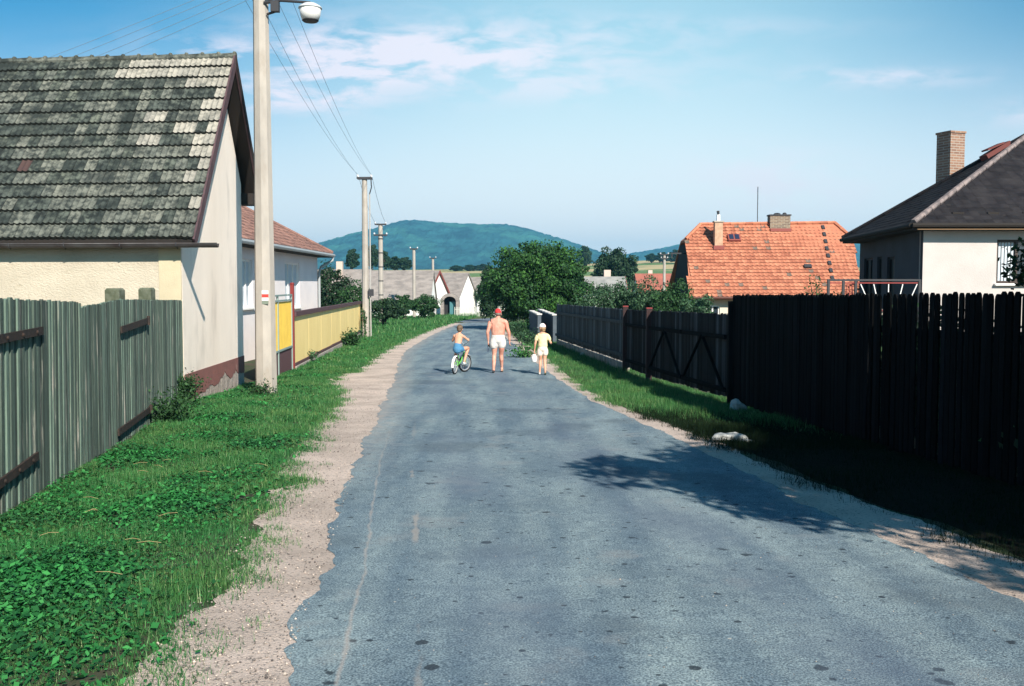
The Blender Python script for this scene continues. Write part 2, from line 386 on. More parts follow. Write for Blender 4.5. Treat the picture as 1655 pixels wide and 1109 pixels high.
# ------------------------------------------------------------------ grass and stones
GATE0, GATE1 = Vector((-4.13, 7.6)), Vector((-6.0, 18.15))
def left_bound(y): return float(np.interp(y, [0, 7.6, 18.15, 23.2, 28.5, 50, 60, 110], [-4.0, -4.05, -5.95, -6.2, -6.27, -7.6, -9, -16]))
def right_bound(y): return float(np.interp(y, [0, 18.1, 43, 60, 110], [5.75, 4.25, 2.2, 3.0, 6]))
def scatter(n, y0, y1, fa, fb, bias=1.0):
    y = y0+(y1-y0)*RNG.random(n)**bias; a = np.array([fa(t) for t in y]); b = np.array([fb(t) for t in y]); u = RNG.random(n)
    return a+(b-a)*u, y, u
GYn, GZn = np.array(GY), np.array(GZ)
def leaves(x, y, size, hmax, flat):
    n = len(x); z = np.interp(y, GYn, GZn)+.012+hmax*RNG.random(n)**1.5
    th = RNG.random(n)*2*np.pi; tl = (RNG.random(n)-.5)*flat; t2 = (RNG.random(n)-.5)*flat
    d = np.stack([np.cos(th), np.sin(th), tl], 1); e = np.stack([-np.sin(th), np.cos(th), t2], 1)
    s_ = (size*(.5+RNG.random(n)))[:, None]; c = np.stack([x, y, z], 1)
    return np.stack([c-d*s_, c+e*s_*.6, c+d*s_, c-e*s_*.6], 1).reshape(-1, 3)
def blades(x, y, h, w):
    n = len(x); z = np.interp(y, GYn, GZn); th = RNG.random(n)*2*np.pi; ln = (RNG.random(n)*.9)
    hh = h*(.4+.9*RNG.random(n)); c = np.stack([x, y, z], 1)
    e = np.stack([-np.sin(th), np.cos(th), np.zeros(n)], 1)*(w*(.6+.8*RNG.random(n)))[:, None]
    tip = np.stack([x+np.cos(th)*hh*ln, y+np.sin(th)*hh*ln, z+hh*(1-.35*ln)], 1)
    return np.stack([c-e, c+e, tip], 1).reshape(-1, 3)
def pnoise(x, y):
    return .5+.25*(np.sin(x*1.9+1.3*np.sin(y*1.1))+np.sin(y*1.7+1.7*np.sin(x*1.3+2)))
def edge_mask(x, y, fe, side, soft):
    e = np.array([fe(t) for t in y]); e = e+side*0.10*np.sin(y*2.1)+side*.09*np.sin(y*5.3+1)+side*.05*np.sin(y*13+x*9)
    d = (x-e)*side      # >0 over the gravel
    return RNG.random(len(x)) < np.clip(1-d/soft, 0, 1)**2.2
def grass():
    L_, B_ = [], []
    for (y0, y1, n, sz, hg) in ((3.4, 8, 62000, .014, .05), (8, 14, 52000, .018, .05), (14, 28, 34000, .022, .045), (28, 60, 9000, .035, .05), (60, 110, 2500, .06, .08)):
        x, y, u = scatter(n, y0, y1, left_bound, lambda t: fEL(t)+.30)
        k = edge_mask(x, y, fEL, 1, .22); x, y = x[k], y[k]; pn = pnoise(x, y); pn2 = pnoise(x*2.3+4, y*1.9+1)
        dist = np.array([fEL(t) for t in y])-x
        sel = RNG.random(len(x)) < np.clip((pn*.9+pn2*.5-.15), .04, 1)*np.clip(dist/.9, .12, 1)
        S_ = sz*(.7+.6*RNG.random(sel.sum()))*(.75+.5*pn[sel]); L_.append(leaves(x[sel], y[sel], S_, hg*(.5+pn2[sel]), 1.4))
    for (y0, y1, n, h, w) in ((3.4, 8, 80000, .055, .0022), (8, 14, 80000, .065, .003), (14, 28, 95000, .075, .0048), (28, 60, 60000, .10, .010), (60, 110, 20000, .2, .025)):
        x2, y2, u = scatter(n, y0, y1, left_bound, lambda t: fEL(t)+.45); k = edge_mask(x2, y2, fEL, 1, .40); x2, y2 = x2[k], y2[k]
        pn = pnoise(x2*1.7, y2*1.7+3); bare = pnoise(x2*2.9+7, y2*2.1) > .93
        x2, y2, pn = x2[~bare], y2[~bare], pn[~bare]
        B_.append(blades(x2, y2, h*(.45+1.1*pn), w))
    # stray tufts out on the gravel
    for i in range(60):
        cy_ = 4+22*random.random()**1.6; cx_ = fEL(cy_)+abs(random.gauss(0, .16)); k = random.randint(12, 60)
        B_.append(blades(cx_+RNG.normal(size=k)*.035, cy_+RNG.normal(size=k)*.05, .045*np.ones(k), .0025))
    tag(np_mesh('weed_leaves', np.concatenate(L_), 4, m_clover), 'low green broad-leaved weeds covering the left verge', 'weeds', kind='stuff')
    tag(np_mesh('grass', np.concatenate(B_), 3, m_grass), 'green grass blades on the left verge', 'grass', kind='stuff')
    B_, D_ = [], []
    for (y0, y1, n, h) in ((4.5, 12, 30000, .07), (12, 24, 64000, .10), (24, 45, 40000, .12), (45, 72, 14000, .2)):
        x, y, u = scatter(n, y0, y1, lambda t: fER(t)-.3, right_bound); k = edge_mask(x, y, fER, -1, .3); x, y = x[k], y[k]
        bl = blades(x, y, h*(.5+1.0*pnoise(x*1.6, y*1.6)), h*.032).reshape(-1, 3, 3)
        dk = (y < 16.5-1.2*(x-2.6)+RNG.normal(size=len(x))*.7)  # blades in the shaded part of the verge get a darkened colour
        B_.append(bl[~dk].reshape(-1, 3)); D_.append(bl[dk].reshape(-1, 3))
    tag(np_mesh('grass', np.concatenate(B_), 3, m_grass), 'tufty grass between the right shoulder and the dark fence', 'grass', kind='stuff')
    tag(np_mesh('shaded_grass', np.concatenate(D_), 3, M_('shaded_grass', (.006, .014, .007), .9, (.010, .020, .008), 1.2, spec=.05)), 'grass at the foot of the black fence, coloured dark for its shade', 'ground cover', kind='stuff')
    def shade_sheet():  # near-black sheet standing for the shade on the verge
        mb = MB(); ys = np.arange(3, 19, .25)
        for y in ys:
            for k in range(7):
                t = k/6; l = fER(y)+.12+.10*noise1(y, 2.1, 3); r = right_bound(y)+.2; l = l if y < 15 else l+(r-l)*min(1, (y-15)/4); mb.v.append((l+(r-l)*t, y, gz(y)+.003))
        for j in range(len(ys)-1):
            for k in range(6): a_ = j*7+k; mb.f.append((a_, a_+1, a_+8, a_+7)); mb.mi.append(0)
        tag(link_mesh('ground', mb.mesh('ground'), mat('shaded_soil', (.010, .010, .008), .98, (.018, .016, .012), 2, bump=.8, spec=.05)), 'verge ground along the black fence with its shade painted in', kind='structure')
    shade_sheet()
    # grass behind the fences and on the land around
    x = RNG.uniform(-60, 70, 60000); y = RNG.uniform(45, 170, 60000)
    rl = np.array([fRL(t) for t in y])-1; rr = np.array([fRR(t) for t in y])+1
    k = ((x < rl) | (x > rr)) & ~((y > 78) & (y < 104) & (x > -5))
    tag(np_mesh('grass', blades(x[k], y[k], .35, .03), 3, m_grass), 'rough meadow grass around the far houses', 'grass', kind='stuff')
    # dry straws lying on the verge
    mb = MB()
    for i in range(18):
        y = random.uniform(4.2, 12); x = random.uniform(fEL(y)-1.6, fEL(y)+.1); a = random.uniform(-.5, .5)+random.choice((0, math.pi)); l = random.uniform(.04, .17)
        z = gz(y)+.085; b_ = random.uniform(-.12, .12); mb.tube([(x, y, z), (x+l*.5*math.cos(a), y+l*.5*math.sin(a), z+.004), (x+l*math.cos(a+b_), y+l*math.sin(a+b_), z-.012)], .0016, 4)
    tag(mb.build('straw', m_straw), 'dry yellow straws scattered on the left verge', 'straw', kind='stuff')
def pebbles():
    mb = MB(); octf = [(0, 2, 4), (2, 1, 4), (1, 3, 4), (3, 0, 4), (2, 0, 5), (1, 2, 5), (3, 1, 5), (0, 3, 5)]
    for i in range(5200):
        y = 3.8+22*random.random()**2.2
        q = random.random()
        if q < .74: x = random.uniform(fEL(y)-.05, fRL(y)+.02)
        elif q < .86: x = random.uniform(fRR(y)-.2, fER(y))
        else: x = random.uniform(fRL(y), fRR(y))
        r = random.uniform(.003, .007)*(1+.8*random.random()**5)*(1 if q < .8 else .55); z = gz(y)+.01; a = random.random()*6; ca, sa = math.cos(a)*r, math.sin(a)*r
        mb.add([(x+ca, y+sa, z), (x-ca, y-sa, z), (x-sa, y+ca, z), (x+sa, y-ca, z), (x, y, z+r*.8), (x, y, z-r)], octf)
    m = mat('pebble', (.30, .26, .23), .9, rnd=[(0, (.25, .25, .27)), (.6, (1, 1, 1)), (1, (1.9, 1.8, 1.7))])
    tag(mb.build('pebbles', m), 'small loose stones on the shoulders and road', 'pebbles', kind='stuff')
grass(); pebbles()

# ------------------------------------------------------------------ trees
def crown_leaves(c, rx, ry, rz, n, leaf, nclump=60, spread=.30, low=-1.0, rng=None, up=.0, droop=0):
    rng = rng or RNG
    d = rng.normal(size=(nclump, 3)); d /= np.linalg.norm(d, axis=1)[:, None]
    d[:, 2] = np.maximum(d[:, 2], low); rad = rng.uniform(.45, .92, nclump)[:, None]
    cc = d*rad; sizes = spread*rng.uniform(.6, 1.35, nclump)
    idx = rng.integers(0, nclump, n); e = rng.normal(size=(n, 3)); e /= np.linalg.norm(e, axis=1)[:, None]
    e[:, 2] *= .75
    p = cc[idx]+e*(sizes[idx]*rng.uniform(.35, 1.1, n)**.6)[:, None]
    p *= np.array([rx, ry, rz])
    nrm = e+rng.normal(size=(n, 3))*.6; nrm[:, 2] += up; nrm /= np.linalg.norm(nrm, axis=1)[:, None]
    t = np.cross(nrm, rng.normal(size=(n, 3))); t /= np.linalg.norm(t, axis=1)[:, None]; b = np.cross(nrm, t)
    s_ = (leaf*rng.uniform(.6, 1.3, n))[:, None]
    q = p+np.array(c)
    return np.stack([q-t*s_, q+b*s_*.6, q+t*s_, q-b*s_*.6], 1).reshape(-1, 3), cc*np.array([rx, ry, rz])+np.array(c)
def tree(name, label, loc, H, rx, ry, trunk_h, n, leaf, m, cat='tree', group=None, nclump=60, spread=.3, trunk_r=.12, low=-.8, limbs=10, stems=1, shoots=0):
    loc = Vector(loc); root = empty(name, loc, label, cat, group)
    rz = (H-trunk_h)/2; c = (loc.x, loc.y, loc.z+trunk_h+rz)
    v, cc = crown_leaves(c, rx, ry, rz, n, leaf, nclump, spread, low)
    if shoots:
        sh = []
        for i in range(shoots):
            q = Vector(cc[random.randrange(len(cc))])-Vector(c); 
            if q.z < -.1*rz: q.z = abs(q.z)
            d_ = Vector((q.x/rx, q.y/ry, q.z/rz)).normalized(); st_ = Vector(c)+Vector((d_.x*rx, d_.y*ry, d_.z*rz))*.95; ln = random.uniform(.06, .16)*rx; dr = (d_+Vector((0, 0, .9))).normalized()
            k = 34; t_ = RNG.random(k)[:, None]; Pq = np.array(st_)[None]+np.array(dr)[None]*t_*ln+RNG.normal(size=(k, 3))*.05*rx*.35
            nr = RNG.normal(size=(k, 3)); nr /= np.linalg.norm(nr, axis=1)[:, None]; tt = np.cross(nr, RNG.normal(size=(k, 3))); tt /= np.linalg.norm(tt, axis=1)[:, None]; bb = np.cross(nr, tt); s_ = leaf*.9
            sh.append(np.stack([Pq-tt*s_, Pq+bb*s_*.6, Pq+tt*s_, Pq-bb*s_*.6], 1).reshape(-1, 3))
        v = np.concatenate([v]+sh)
    zmin = loc.z+.02; v[:, 2] = np.maximum(v[:, 2], zmin)
    mb = MB()
    for s_ in range(stems):
        o = Vector(((random.random()-.5)*rx*.3*(stems > 1), (random.random()-.5)*ry*.3*(stems > 1), 0)); top = Vector(c)+Vector((0, 0, rz*.3))
        mb.tube([loc+o-Vector((0, 0, .15)), loc+o*1.1+Vector((0, 0, trunk_h*.5+.1)), Vector(c)-Vector((0, 0, rz*.4))+o, top+o], [trunk_r*1.25, trunk_r, trunk_r*.7, trunk_r*.2], 8)
    for i in range(min(limbs, len(cc))):
        q = Vector(cc[i]); b = Vector((loc.x, loc.y, c[2]-rz*random.uniform(.2, .8))); mid = b.lerp(q, .5)+Vector((0, 0, .08*rz))
        mb.tube([b, mid, q], [trunk_r*.5, trunk_r*.3, trunk_r*.08], 5)
    mb.build('trunk', m_bark, root, smooth=True)
    np_mesh('crown', v, 4, m, root)
    return root
def plant(name, label, loc, h, r, n, leaf, m, cat='plant', group=None, stems=7):
    loc = Vector(loc); root = empty(name, loc, label, cat, group); mb = MB(); V = []
    for i in range(stems):
        a = random.random()*6.28; hh = h*random.uniform(.65, 1.0); rr = r*random.uniform(.2, 1)
        tip = loc+Vector((math.cos(a)*rr, math.sin(a)*rr, hh)); mid = loc+Vector((math.cos(a)*rr*.35, math.sin(a)*rr*.35, hh*.55))
        mb.tube([loc, mid, tip], [.012*h+.003, .009*h+.002, .003], 5)
        k = n//stems; t = RNG.random(k)**.7
        P = np.array(loc)[None]*((1-t)**2)[:, None]+np.array(mid)[None]*(2*t*(1-t))[:, None]+np.array(tip)[None]*(t**2)[:, None]
        P = P+RNG.normal(size=(k, 3))*(r*.16+.02); nr = RNG.normal(size=(k, 3)); nr[:, 2] += .8; nr /= np.linalg.norm(nr, axis=1)[:, None]
        tt = np.cross(nr, RNG.normal(size=(k, 3))); tt /= np.linalg.norm(tt, axis=1)[:, None]; b = np.cross(nr, tt); s_ = (leaf*RNG.uniform(.6, 1.3, k))[:, None]
        V.append(np.stack([P-tt*s_, P+b*s_*.6, P+tt*s_, P-b*s_*.6], 1).reshape(-1, 3))
    mb.build('stem', m_leafy, root); np_mesh('foliage', np.concatenate(V), 4, m, root)
    return root
def P(px, Y): return Vector(((px-CX)/FPX*Y, Y, gz(Y)))
# the wide tree right of the bend
tree('broadleaf_tree', 'wide round bushy tree on the right of the bend, behind the man', P(873, 60), 5.3, 3.3, 3.1, .0, 60000, .082, m_bigleaf, nclump=260, spread=.23, trunk_r=.16, limbs=24, stems=3, low=-1, shoots=30)
tree('small_tree', 'slim dark tree at the left edge of the wide round tree', P(793, 78), 4.4, .95, .95, .0, 9000, .09, m_leafd, nclump=50, spread=.3, trunk_r=.05)
tree('broadleaf_tree', 'tall dark rounded tree behind the low red roofs, right of the hill saddle', P(995, 150), 9.2, 3.4, 3.2, .8, 14000, .19, m_leafd, nclump=110, spread=.24, trunk_r=.25)
# hedge bushes behind the right fence
for i, (px, Y, h, r, lb) in enumerate(((968, 46, 2.75, 1.35, 'first grey-green bush behind the far fence end, beside the wide round tree'),
        (1010, 44, 2.95, 1.4, 'grey-green bush behind the fence, in front of the pink chimney'),
        (1052, 42, 2.85, 1.3, 'leafy bush behind the fence, left of the thin far pole'),
        (1095, 40, 2.80, 1.1, 'leafy bush behind the fence, at the left corner of the orange roof'),
        (1130, 37, 2.15, .75, 'lower bush behind the fence, in front of the white wall of the orange-roofed house'))):
    tree('garden_bush', lb, P(px, Y), h, r, 1.0, .05, 9500, .052, m_leafy if i != 3 else m_leaf, 'bush', 'bushes behind the right fence', nclump=55, spread=.3, trunk_r=.04, stems=3)
# left side bushes beyond the yellow fence
tree('garden_tree', 'dark fruit tree in the garden beside the downpipe corner of the yellow-fenced house', P(533, 60), 4.1, 1.2, 1.4, .4, 5000, .08, m_leafd, nclump=60, trunk_r=.09)
tree('garden_bush', 'round green bush behind the end of the yellow fence', P(570, 56), 2.9, 1.1, 1.2, .1, 5000, .07, m_leaf, 'bush', nclump=55, trunk_r=.05, stems=3)
for i, (px, Y, h, r, lb) in enumerate(((622, 68, 1.9, 1.25, 'bush at the foot of the pole with two crossarms'), (652, 82, 2.1, 1.4, 'middle bush of the roadside row below the long grey roof'),
        (688, 86, 2.1, 1.35, 'last bush of the roadside row, beside the white gable'))):
    tree('roadside_bush', lb, P(px, Y), h, r, 1.3, .05, 4200, .085, m_leafd if i == 0 else m_leaf, 'bush', 'bushes along the left roadside', nclump=45, trunk_r=.05, stems=3)
tree('small_tree', 'small grey-green tree beside the farthest white gable', P(786, 112), 3.9, 1.3, 1.3, .5, 3500, .10, m_leafy, nclump=45)
def rxx(y): return 4.0+.083*(18.1-y)
# shade trees to the right of the camera whose shadows fall over the road
tree('shade_tree', 'leafy tree behind the near fence whose shade falls on the road', (5.55, 3.4, gz(2.9)), 6.2, 1.8, 1.55, 2.3, 11000, .075, m_leaf, nclump=60, spread=.27, trunk_r=.12)
tree('shade_tree', 'second leafy tree behind the near fence, right of the photographer', (8.3, -.6, gz(-1)), 6.4, 2.4, 2.2, 1.8, 12000, .085, m_leaf, nclump=60, spread=.27, trunk_r=.14)
tree('shade_tree', 'dense low tree added unseen behind the black fence to darken the verge', (7.0, 4.9, gz(4.9)), 6.0, 2.3, 2.1, .9, 18000, .075, m_leafd, nclump=60, spread=.29, trunk_r=.12)  # out of view, added to deepen the shade on the right verge
tree('shade_tree', 'dense tree behind the black fence in the yard of the dark-roofed house', (8.6, 12.0, gz(12)), 3.4, 1.5, 1.8, .5, 9000, .07, m_leafd, nclump=50, spread=.29, trunk_r=.1)
tree('hedge', 'dark dense hedge growing just behind the tall black fence', (rxx(12.3)+.75, 12.3, gz(12.3)), 1.62, .50, 5.9, .0, 26000, .05, m_leafd, 'hedge', nclump=150, spread=.34, trunk_r=.04, low=-1)
ft = tree('fruit_tree', 'fruit tree at the right edge reaching in front of the bedroom window', (6.75, 8.4, gz(8.4)), 4.4, 1.75, 2.0, 1.35, 6500, .06, m_leafd, nclump=50, spread=.27, trunk_r=.09)
def fruit_branch():
    V = []; mb = MB(); a = Vector((6.2, 8.9, 1.9)); b = at(1640, 425, 9.3)
    mb.tube([a, a.lerp(b, .5)+Vector((0, 0, .08)), b], [.02, .012, .004], 5); mb.build('branch', m_bark, ft)
    for q, k, sp in ((at(1640, 432, 9.3), 40, .05), (at(1652, 412, 9.3), 46, .07), (at(1650, 452, 9.35), 30, .05), (at(1665, 430, 9.3), 90, .10)):
        Pq = np.array(q)[None]+RNG.normal(size=(k, 3))*sp; nr = RNG.normal(size=(k, 3)); nr /= np.linalg.norm(nr, axis=1)[:, None]
        t = np.cross(nr, RNG.normal(size=(k, 3))); t /= np.linalg.norm(t, axis=1)[:, None]; bb = np.cross(nr, t); s_ = .033
        V.append(np.stack([Pq-t*s_, Pq+bb*s_*.55, Pq+t*s_, Pq-bb*s_*.55], 1).reshape(-1, 3))
    np_mesh('foliage', np.concatenate(V), 4, m_leafd, ft)
fruit_branch()
# climbing weeds and plants
plant('weed_clump', 'tall dark weed clump at the corner where the grey gate meets the house wall', (-5.82, 17.55, gz(17.7)), .58, .33, 1900, .028, m_leaf, 'weeds', stems=22)
plant('weed_clump', 'low weeds spreading along the bottom of the grey gate', (-5.25, 15.0, gz(15)), .38, .55, 1300, .030, m_leaf, 'weeds', stems=22)
plant('weed_clump', 'low weeds at the foot of the lamp pole', (-5.15, 20.15, gz(20)), .16, .45, 500, .03, m_leaf, 'weeds', stems=16)
plant('leafy_plant', 'bright leafy plant on the verge at the far part of the yellow fence', P(565, 41)+Vector((0, 0, 0)), .62, .62, 700, .06, m_leaf, 'plant', stems=18)
plant('leafy_plant', 'small leafy plant by the plinth at the near end of the yellow fence', P(497, 31.5), .38, .4, 350, .05, m_leafy, 'plant', stems=10)
plant('roadside_weed', 'green weed patch beside the road behind the child in yellow', P(848, 34), .32, .7, 500, .05, m_grass, 'weeds', stems=14)
plant('climbing_vine', 'green vine growing up the foot of the second pole', P(590, 48.7), 1.6, .16, 260, .05, m_leaf, 'plant', stems=5)
plant('sapling', 'thin sapling in front of the orange roof, left of the terrace railing', P(1326, 30), 2.95, .45, 700, .045, m_leaf, 'plant', stems=8)
plant('sapling', 'slender dark sapling close to the terrace railing', P(1352, 29), 2.6, .3, 420, .045, m_leafd, 'plant', stems=6)
plant('sapling', 'shrub shoots between the orange roof and the dark-roofed house', P(1384, 36), 3.0, .35, 420, .05, m_leafd, 'plant', stems=6)
for i, (px, Y, h) in enumerate(((840, 46, .75), (852, 42, .6), (832, 52, .8))):
    plant('flowering_weed', ('tall weeds in front of the low grey walls, nearest the man', 'weeds at the foot of the low grey walls', 'farthest weeds on the right roadside before the bend')[i], P(px, Y), h, .6, 500, .05, (m_leafd, m_leafy, m_leafy)[i], 'weeds', 'weeds on the right roadside', stems=16)
# far trees at the hill foot
FT = []
def far_tree(px, ytop, ybase, wpx, Y, label, name='far_tree'):
    z0 = CAMZ+(HOR-ybase)/FPX*Y; h = (ybase-ytop)/FPX*Y; r = wpx/2/FPX*Y
    if not FT:
        FT.append(tree(name, label, (0, 0, 0), 10, 4, 4, .6, 5200, .42, m_leafd, group='trees at the foot of the hill', nclump=70, spread=.27, trunk_r=.3)); o = FT[0]
    else: o = copy_thing(FT[0], (0, 0, 0), random.random()*6, label)
    o.location = ((px-CX)/FPX*Y, Y, z0); o.scale = (r/4, r/4, h/10)
for a in ((570, 403, 440, 26, 260, 'small dark tree on the skyline left of the second pole'), (603, 396, 440, 22, 270, 'upright dark tree right behind the second pole'),
          (622, 406, 440, 18, 265, 'dark tree right behind the third pole'), (638, 415, 440, 34, 300, 'low dark tree between third and fourth poles'), (655, 416, 440, 26, 310, 'low dark tree left of the fourth pole'),
          (738, 429, 440, 26, 520, 'distant low tree above the white gables, first from left'), (760, 428, 440, 26, 520, 'distant low tree above the white gables, in the middle'), (781, 427, 440, 24, 520, 'distant low tree above the white gables, at the big tree'),
          (945, 398, 436, 26, 380, 'dark tree left of the tall dark rounded tree'), (1052, 410, 426, 22, 560, 'small tree at the top of the green field, left one'), (1070, 408, 426, 26, 560, 'small tree at the top of the green field, middle one'),
          (1092, 404, 428, 26, 540, 'small tree at the top of the green field, right one'), (1102, 402, 444, 22, 230, 'dark tree touching the dark gable of the orange-roofed house')):
    far_tree(*a)

# ------------------------------------------------------------------ hills
def hills():
    prof = [(-900, 445), (200, 430), (420, 418), (480, 408), (530, 391), (600, 372), (640, 361), (668, 356), (700, 360), (760, 363), (820, 364), (850, 370), (900, 385), (950, 402), (1000, 418), (1080, 432), (1300, 440), (2600, 445)]
    prof2 = [(-900, 452), (900, 448), (960, 425), (1010, 411), (1060, 403), (1110, 393), (1180, 384), (1300, 380), (1450, 390), (1700, 405), (2600, 420)]
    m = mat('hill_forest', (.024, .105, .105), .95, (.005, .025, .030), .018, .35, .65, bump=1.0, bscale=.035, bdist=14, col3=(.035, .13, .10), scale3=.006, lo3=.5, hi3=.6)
    for nm, pr, Y, wd, seed in (('hills', prof, 3000, 520, 1), ('hills', prof2, 3700, 560, 5)):
        xs = np.linspace(-900, 2600, 620); mb = MB(); rows = np.linspace(-1.7, 1.2, 70)
        px_, py_ = [p[0] for p in pr], [p[1] for p in pr]
        H = [(HOR-np.interp(x, px_, py_))/FPX*Y for x in xs]; rg = np.random.default_rng(seed)
        for r_ in rows:
            y = Y+wd*r_; g = math.exp(-(r_**2)*1.1)
            for i, x in enumerate(xs):
                X = (x-CX)/FPX*Y; spur = 1+.16*math.sin(X*.006+r_*1.5+seed)*(1-g)
                mb.v.append((X, y+rg.uniform(-4, 4), 2+(H[i]-2)*g*spur+rg.uniform(-3.6, 3.6)))
        n = len(xs)
        for j in range(len(rows)-1):
            for i in range(n-1): a = j*n+i; mb.f.append((a, a+1, a+n+1, a+n)); mb.mi.append(0)
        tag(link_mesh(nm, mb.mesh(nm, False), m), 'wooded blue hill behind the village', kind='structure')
hills()
def haze():
    mb = MB(); mb.box((0, 2300, 101), 10400, 5200, 210)
    m = bpy.data.materials.new('haze'); m.use_nodes = True; nt = m.node_tree; nt.nodes.clear()
    o = nt.nodes.new('ShaderNodeOutputMaterial'); v = nt.nodes.new('ShaderNodeVolumePrincipled')
    v.inputs['Color'].default_value = (.20, .66, 1.0, 1); v.inputs['Density'].default_value = HAZE; v.inputs['Anisotropy'].default_value = .2
    nt.links.new(v.outputs[0], o.inputs['Volume'])
    tag(mb.build('haze', m, origin=(0, 0, -20)), 'thin blue summer haze over the whole valley', 'haze', kind='stuff')
HAZE = .00022
haze()
# ------------------------------------------------------------------ building helpers
def V3(x, y, z): return Vector((x, y, z))
def wall(mb, p, q, z0, z1, openings=(), t=.25, mi=0, inward=None):
    # wall face from p to q (2d), openings (s0, s1, z0, z1) along it; reveals go inwards
    p = Vector((p[0], p[1], 0)); q = Vector((q[0], q[1], 0)); L_ = (q-p).length; d = (q-p)/L_
    n = inward if inward is not None else Vector((-d.y, d.x, 0))
    ss = sorted({0, L_, *[o[0] for o in openings], *[o[1] for o in openings]}); zs = sorted({z0, z1, *[o[2] for o in openings], *[o[3] for o in openings]})
    def pt(s, z, k=0): return p+d*s+Vector((0, 0, z))+n*k
    for i in range(len(ss)-1):
        for j in range(len(zs)-1):
            a, b, c, e = ss[i], ss[i+1], zs[j], zs[j+1]
            if any(o[0] <= a and o[1] >= b and o[2] <= c and o[3] >= e for o in openings): continue
            mb.quad(pt(a, c), pt(b, c), pt(b, e), pt(a, e), mi)
    for o in openings:
        a, b, c, e = o[:4]
        mb.quad(pt(a, c), pt(a, c, t), pt(b, c, t), pt(b, c), mi); mb.quad(pt(a, e), pt(b, e), pt(b, e, t), pt(a, e, t), mi)
        mb.quad(pt(a, c), pt(a, e), pt(a, e, t), pt(a, c, t), mi); mb.quad(pt(b, c), pt(b, c, t), pt(b, e, t), pt(b, e), mi)
    mb.quad(pt(0, z0, t), pt(0, z1, t), pt(L_, z1, t), pt(L_, z0, t), mi)
    return p, d, n
def window(root, p, d, n, s0, s1, z0, z1, fm, depth=.10, mull=1, pane=None, curtain=False, door=False):
    w = .07; g = MB(); q = lambda s, z, k: p+d*s+Vector((0, 0, z))+n*k
    for a, b in ((q(s0, z0+w/2, depth), q(s1, z0+w/2, depth)), (q(s0, z1-w/2, depth), q(s1, z1-w/2, depth))): g.bar(a, b, .06, w)
    for s in [s0+w/2, s1-w/2]+[s0+(s1-s0)*(i+1)/(mull+1) for i in range(mull)]: g.bar(q(s, z0+w, depth), q(s, z1-w, depth), w, .055, up=n)
    f = g.build('door' if door else 'window', fm, root)
    h = MB(); h.quad(q(s0+.01, z0+.01, depth+.02), q(s1-.01, z0+.01, depth+.02), q(s1-.01, z1-.01, depth+.02), q(s0+.01, z1-.01, depth+.02)); h.build('pane', pane or m_glass, f)
    if not door:
        k = MB(); k.bar(q(s0-.06, z0-.03, -.03), q(s1+.06, z0-.03, -.03), .16, .05); k.build('sill', m_white, f)
    return f
def tiles(origin, row, up, nr, rh, nt, tw, m, pick=None, lift=.035, amp=.012, cols=7, freq=2, skip=None, lip=None):
    # overlapping roof tiles: origin = lower corner, row = unit vector along the eave, up = unit vector up the slope
    mb = MB(); n = row.cross(up).normalized()
    if n.z < 0: n = -n
    for r in range(nr):
        for t in range(nt):
            if skip and skip(r, t): continue
            o = origin+row*(t*tw)+up*(r*rh); j = random.uniform(-.006, .008); vs = []; k = random.uniform(-.004, .006)
            for a, (uu, hh) in enumerate(((-.012+k, lift*.15), (k, lift), (rh+.02, lift*.25))):
                for c in range(cols):
                    f = c/(cols-1); x = tw*f*.985
                    w = amp*math.cos(f*2*math.pi*freq)*(1 if a < 2 else 1)
                    vs.append(o+row*x+up*(uu+(.5*w if a < 2 else 0))+n*(hh+w+j*(a < 2)))
            fs = [(a*cols+c, a*cols+c+1, (a+1)*cols+c+1, (a+1)*cols+c) for a in range(2) for c in range(cols-1)]
            k_ = pick(r, t) if pick else 0; mb.add(vs, fs, k_)
            if lip is not None: mb.mi[-len(fs):-len(fs)+cols-1] = [lip]*(cols-1)
    return mb
def slab(mb, a, b, c, d, th, mi=0):      # thick roof plane, a b c d top face, thickness downwards
    mb.prism([a, b, c, d], (0, 0, -th), mi)
def house_obj(name, label, loc, cat='house', group=None): return empty(name, loc, label, cat, group)

# ------------------------------------------------------------------ near house on the left
m_rough = mat('cream_roughcast', (.52, .455, .36), .95, (.42, .365, .285), 1.0, bump=1.0, bscale=22, col3=(.34, .29, .20), scale3=9, lo3=.60, hi3=.75, stretch=(1, 1, 1.6))
m_plaster = mat('pale_plaster', (.92, .80, .69), .92, (.82, .71, .61), .9, bump=.5, bscale=45, col3=(.50, .43, .37), scale3=1.3, lo3=.54, hi3=.82, stretch=(1, 1, .35))
m_dado = mat('brick_red_dado', (.24, .10, .085), .9, (.19, .085, .075), 5, bump=.4, bscale=30, col3=(.36, .24, .20), scale3=2.2, lo3=.6, hi3=.72)
m_mortar = mat('crumbling_mortar', (.42, .35, .30), .95, (.30, .25, .22), 7, bump=1.0, bscale=14, col3=(.20, .15, .12), scale3=12, lo3=.6, hi3=.7)
TR = [(0, (.7, .72, .74)), (.4, (.9, .92, .92)), (.8, (1.1, 1.1, 1.05)), (1, (1.35, 1.3, 1.2))]
m_tile_moss = mat('mossy_grey_tile', (.092, .105, .09), .95, (.016, .021, .02), 7, .38, .58, rnd=TR, bump=.6, bscale=40, col3=(.018, .024, .022), scale3=1.6, lo3=.44, hi3=.66)
m_tile_grey = mat('weathered_grey_tile', (.145, .152, .13), .95, (.03, .036, .033), 8, .42, .62, rnd=[(0, (.8, .82, .82)), (1, (1.15, 1.12, 1.08))], bump=.5, bscale=40, col3=(.022, .028, .026), scale3=1.6, lo3=.50, hi3=.70)
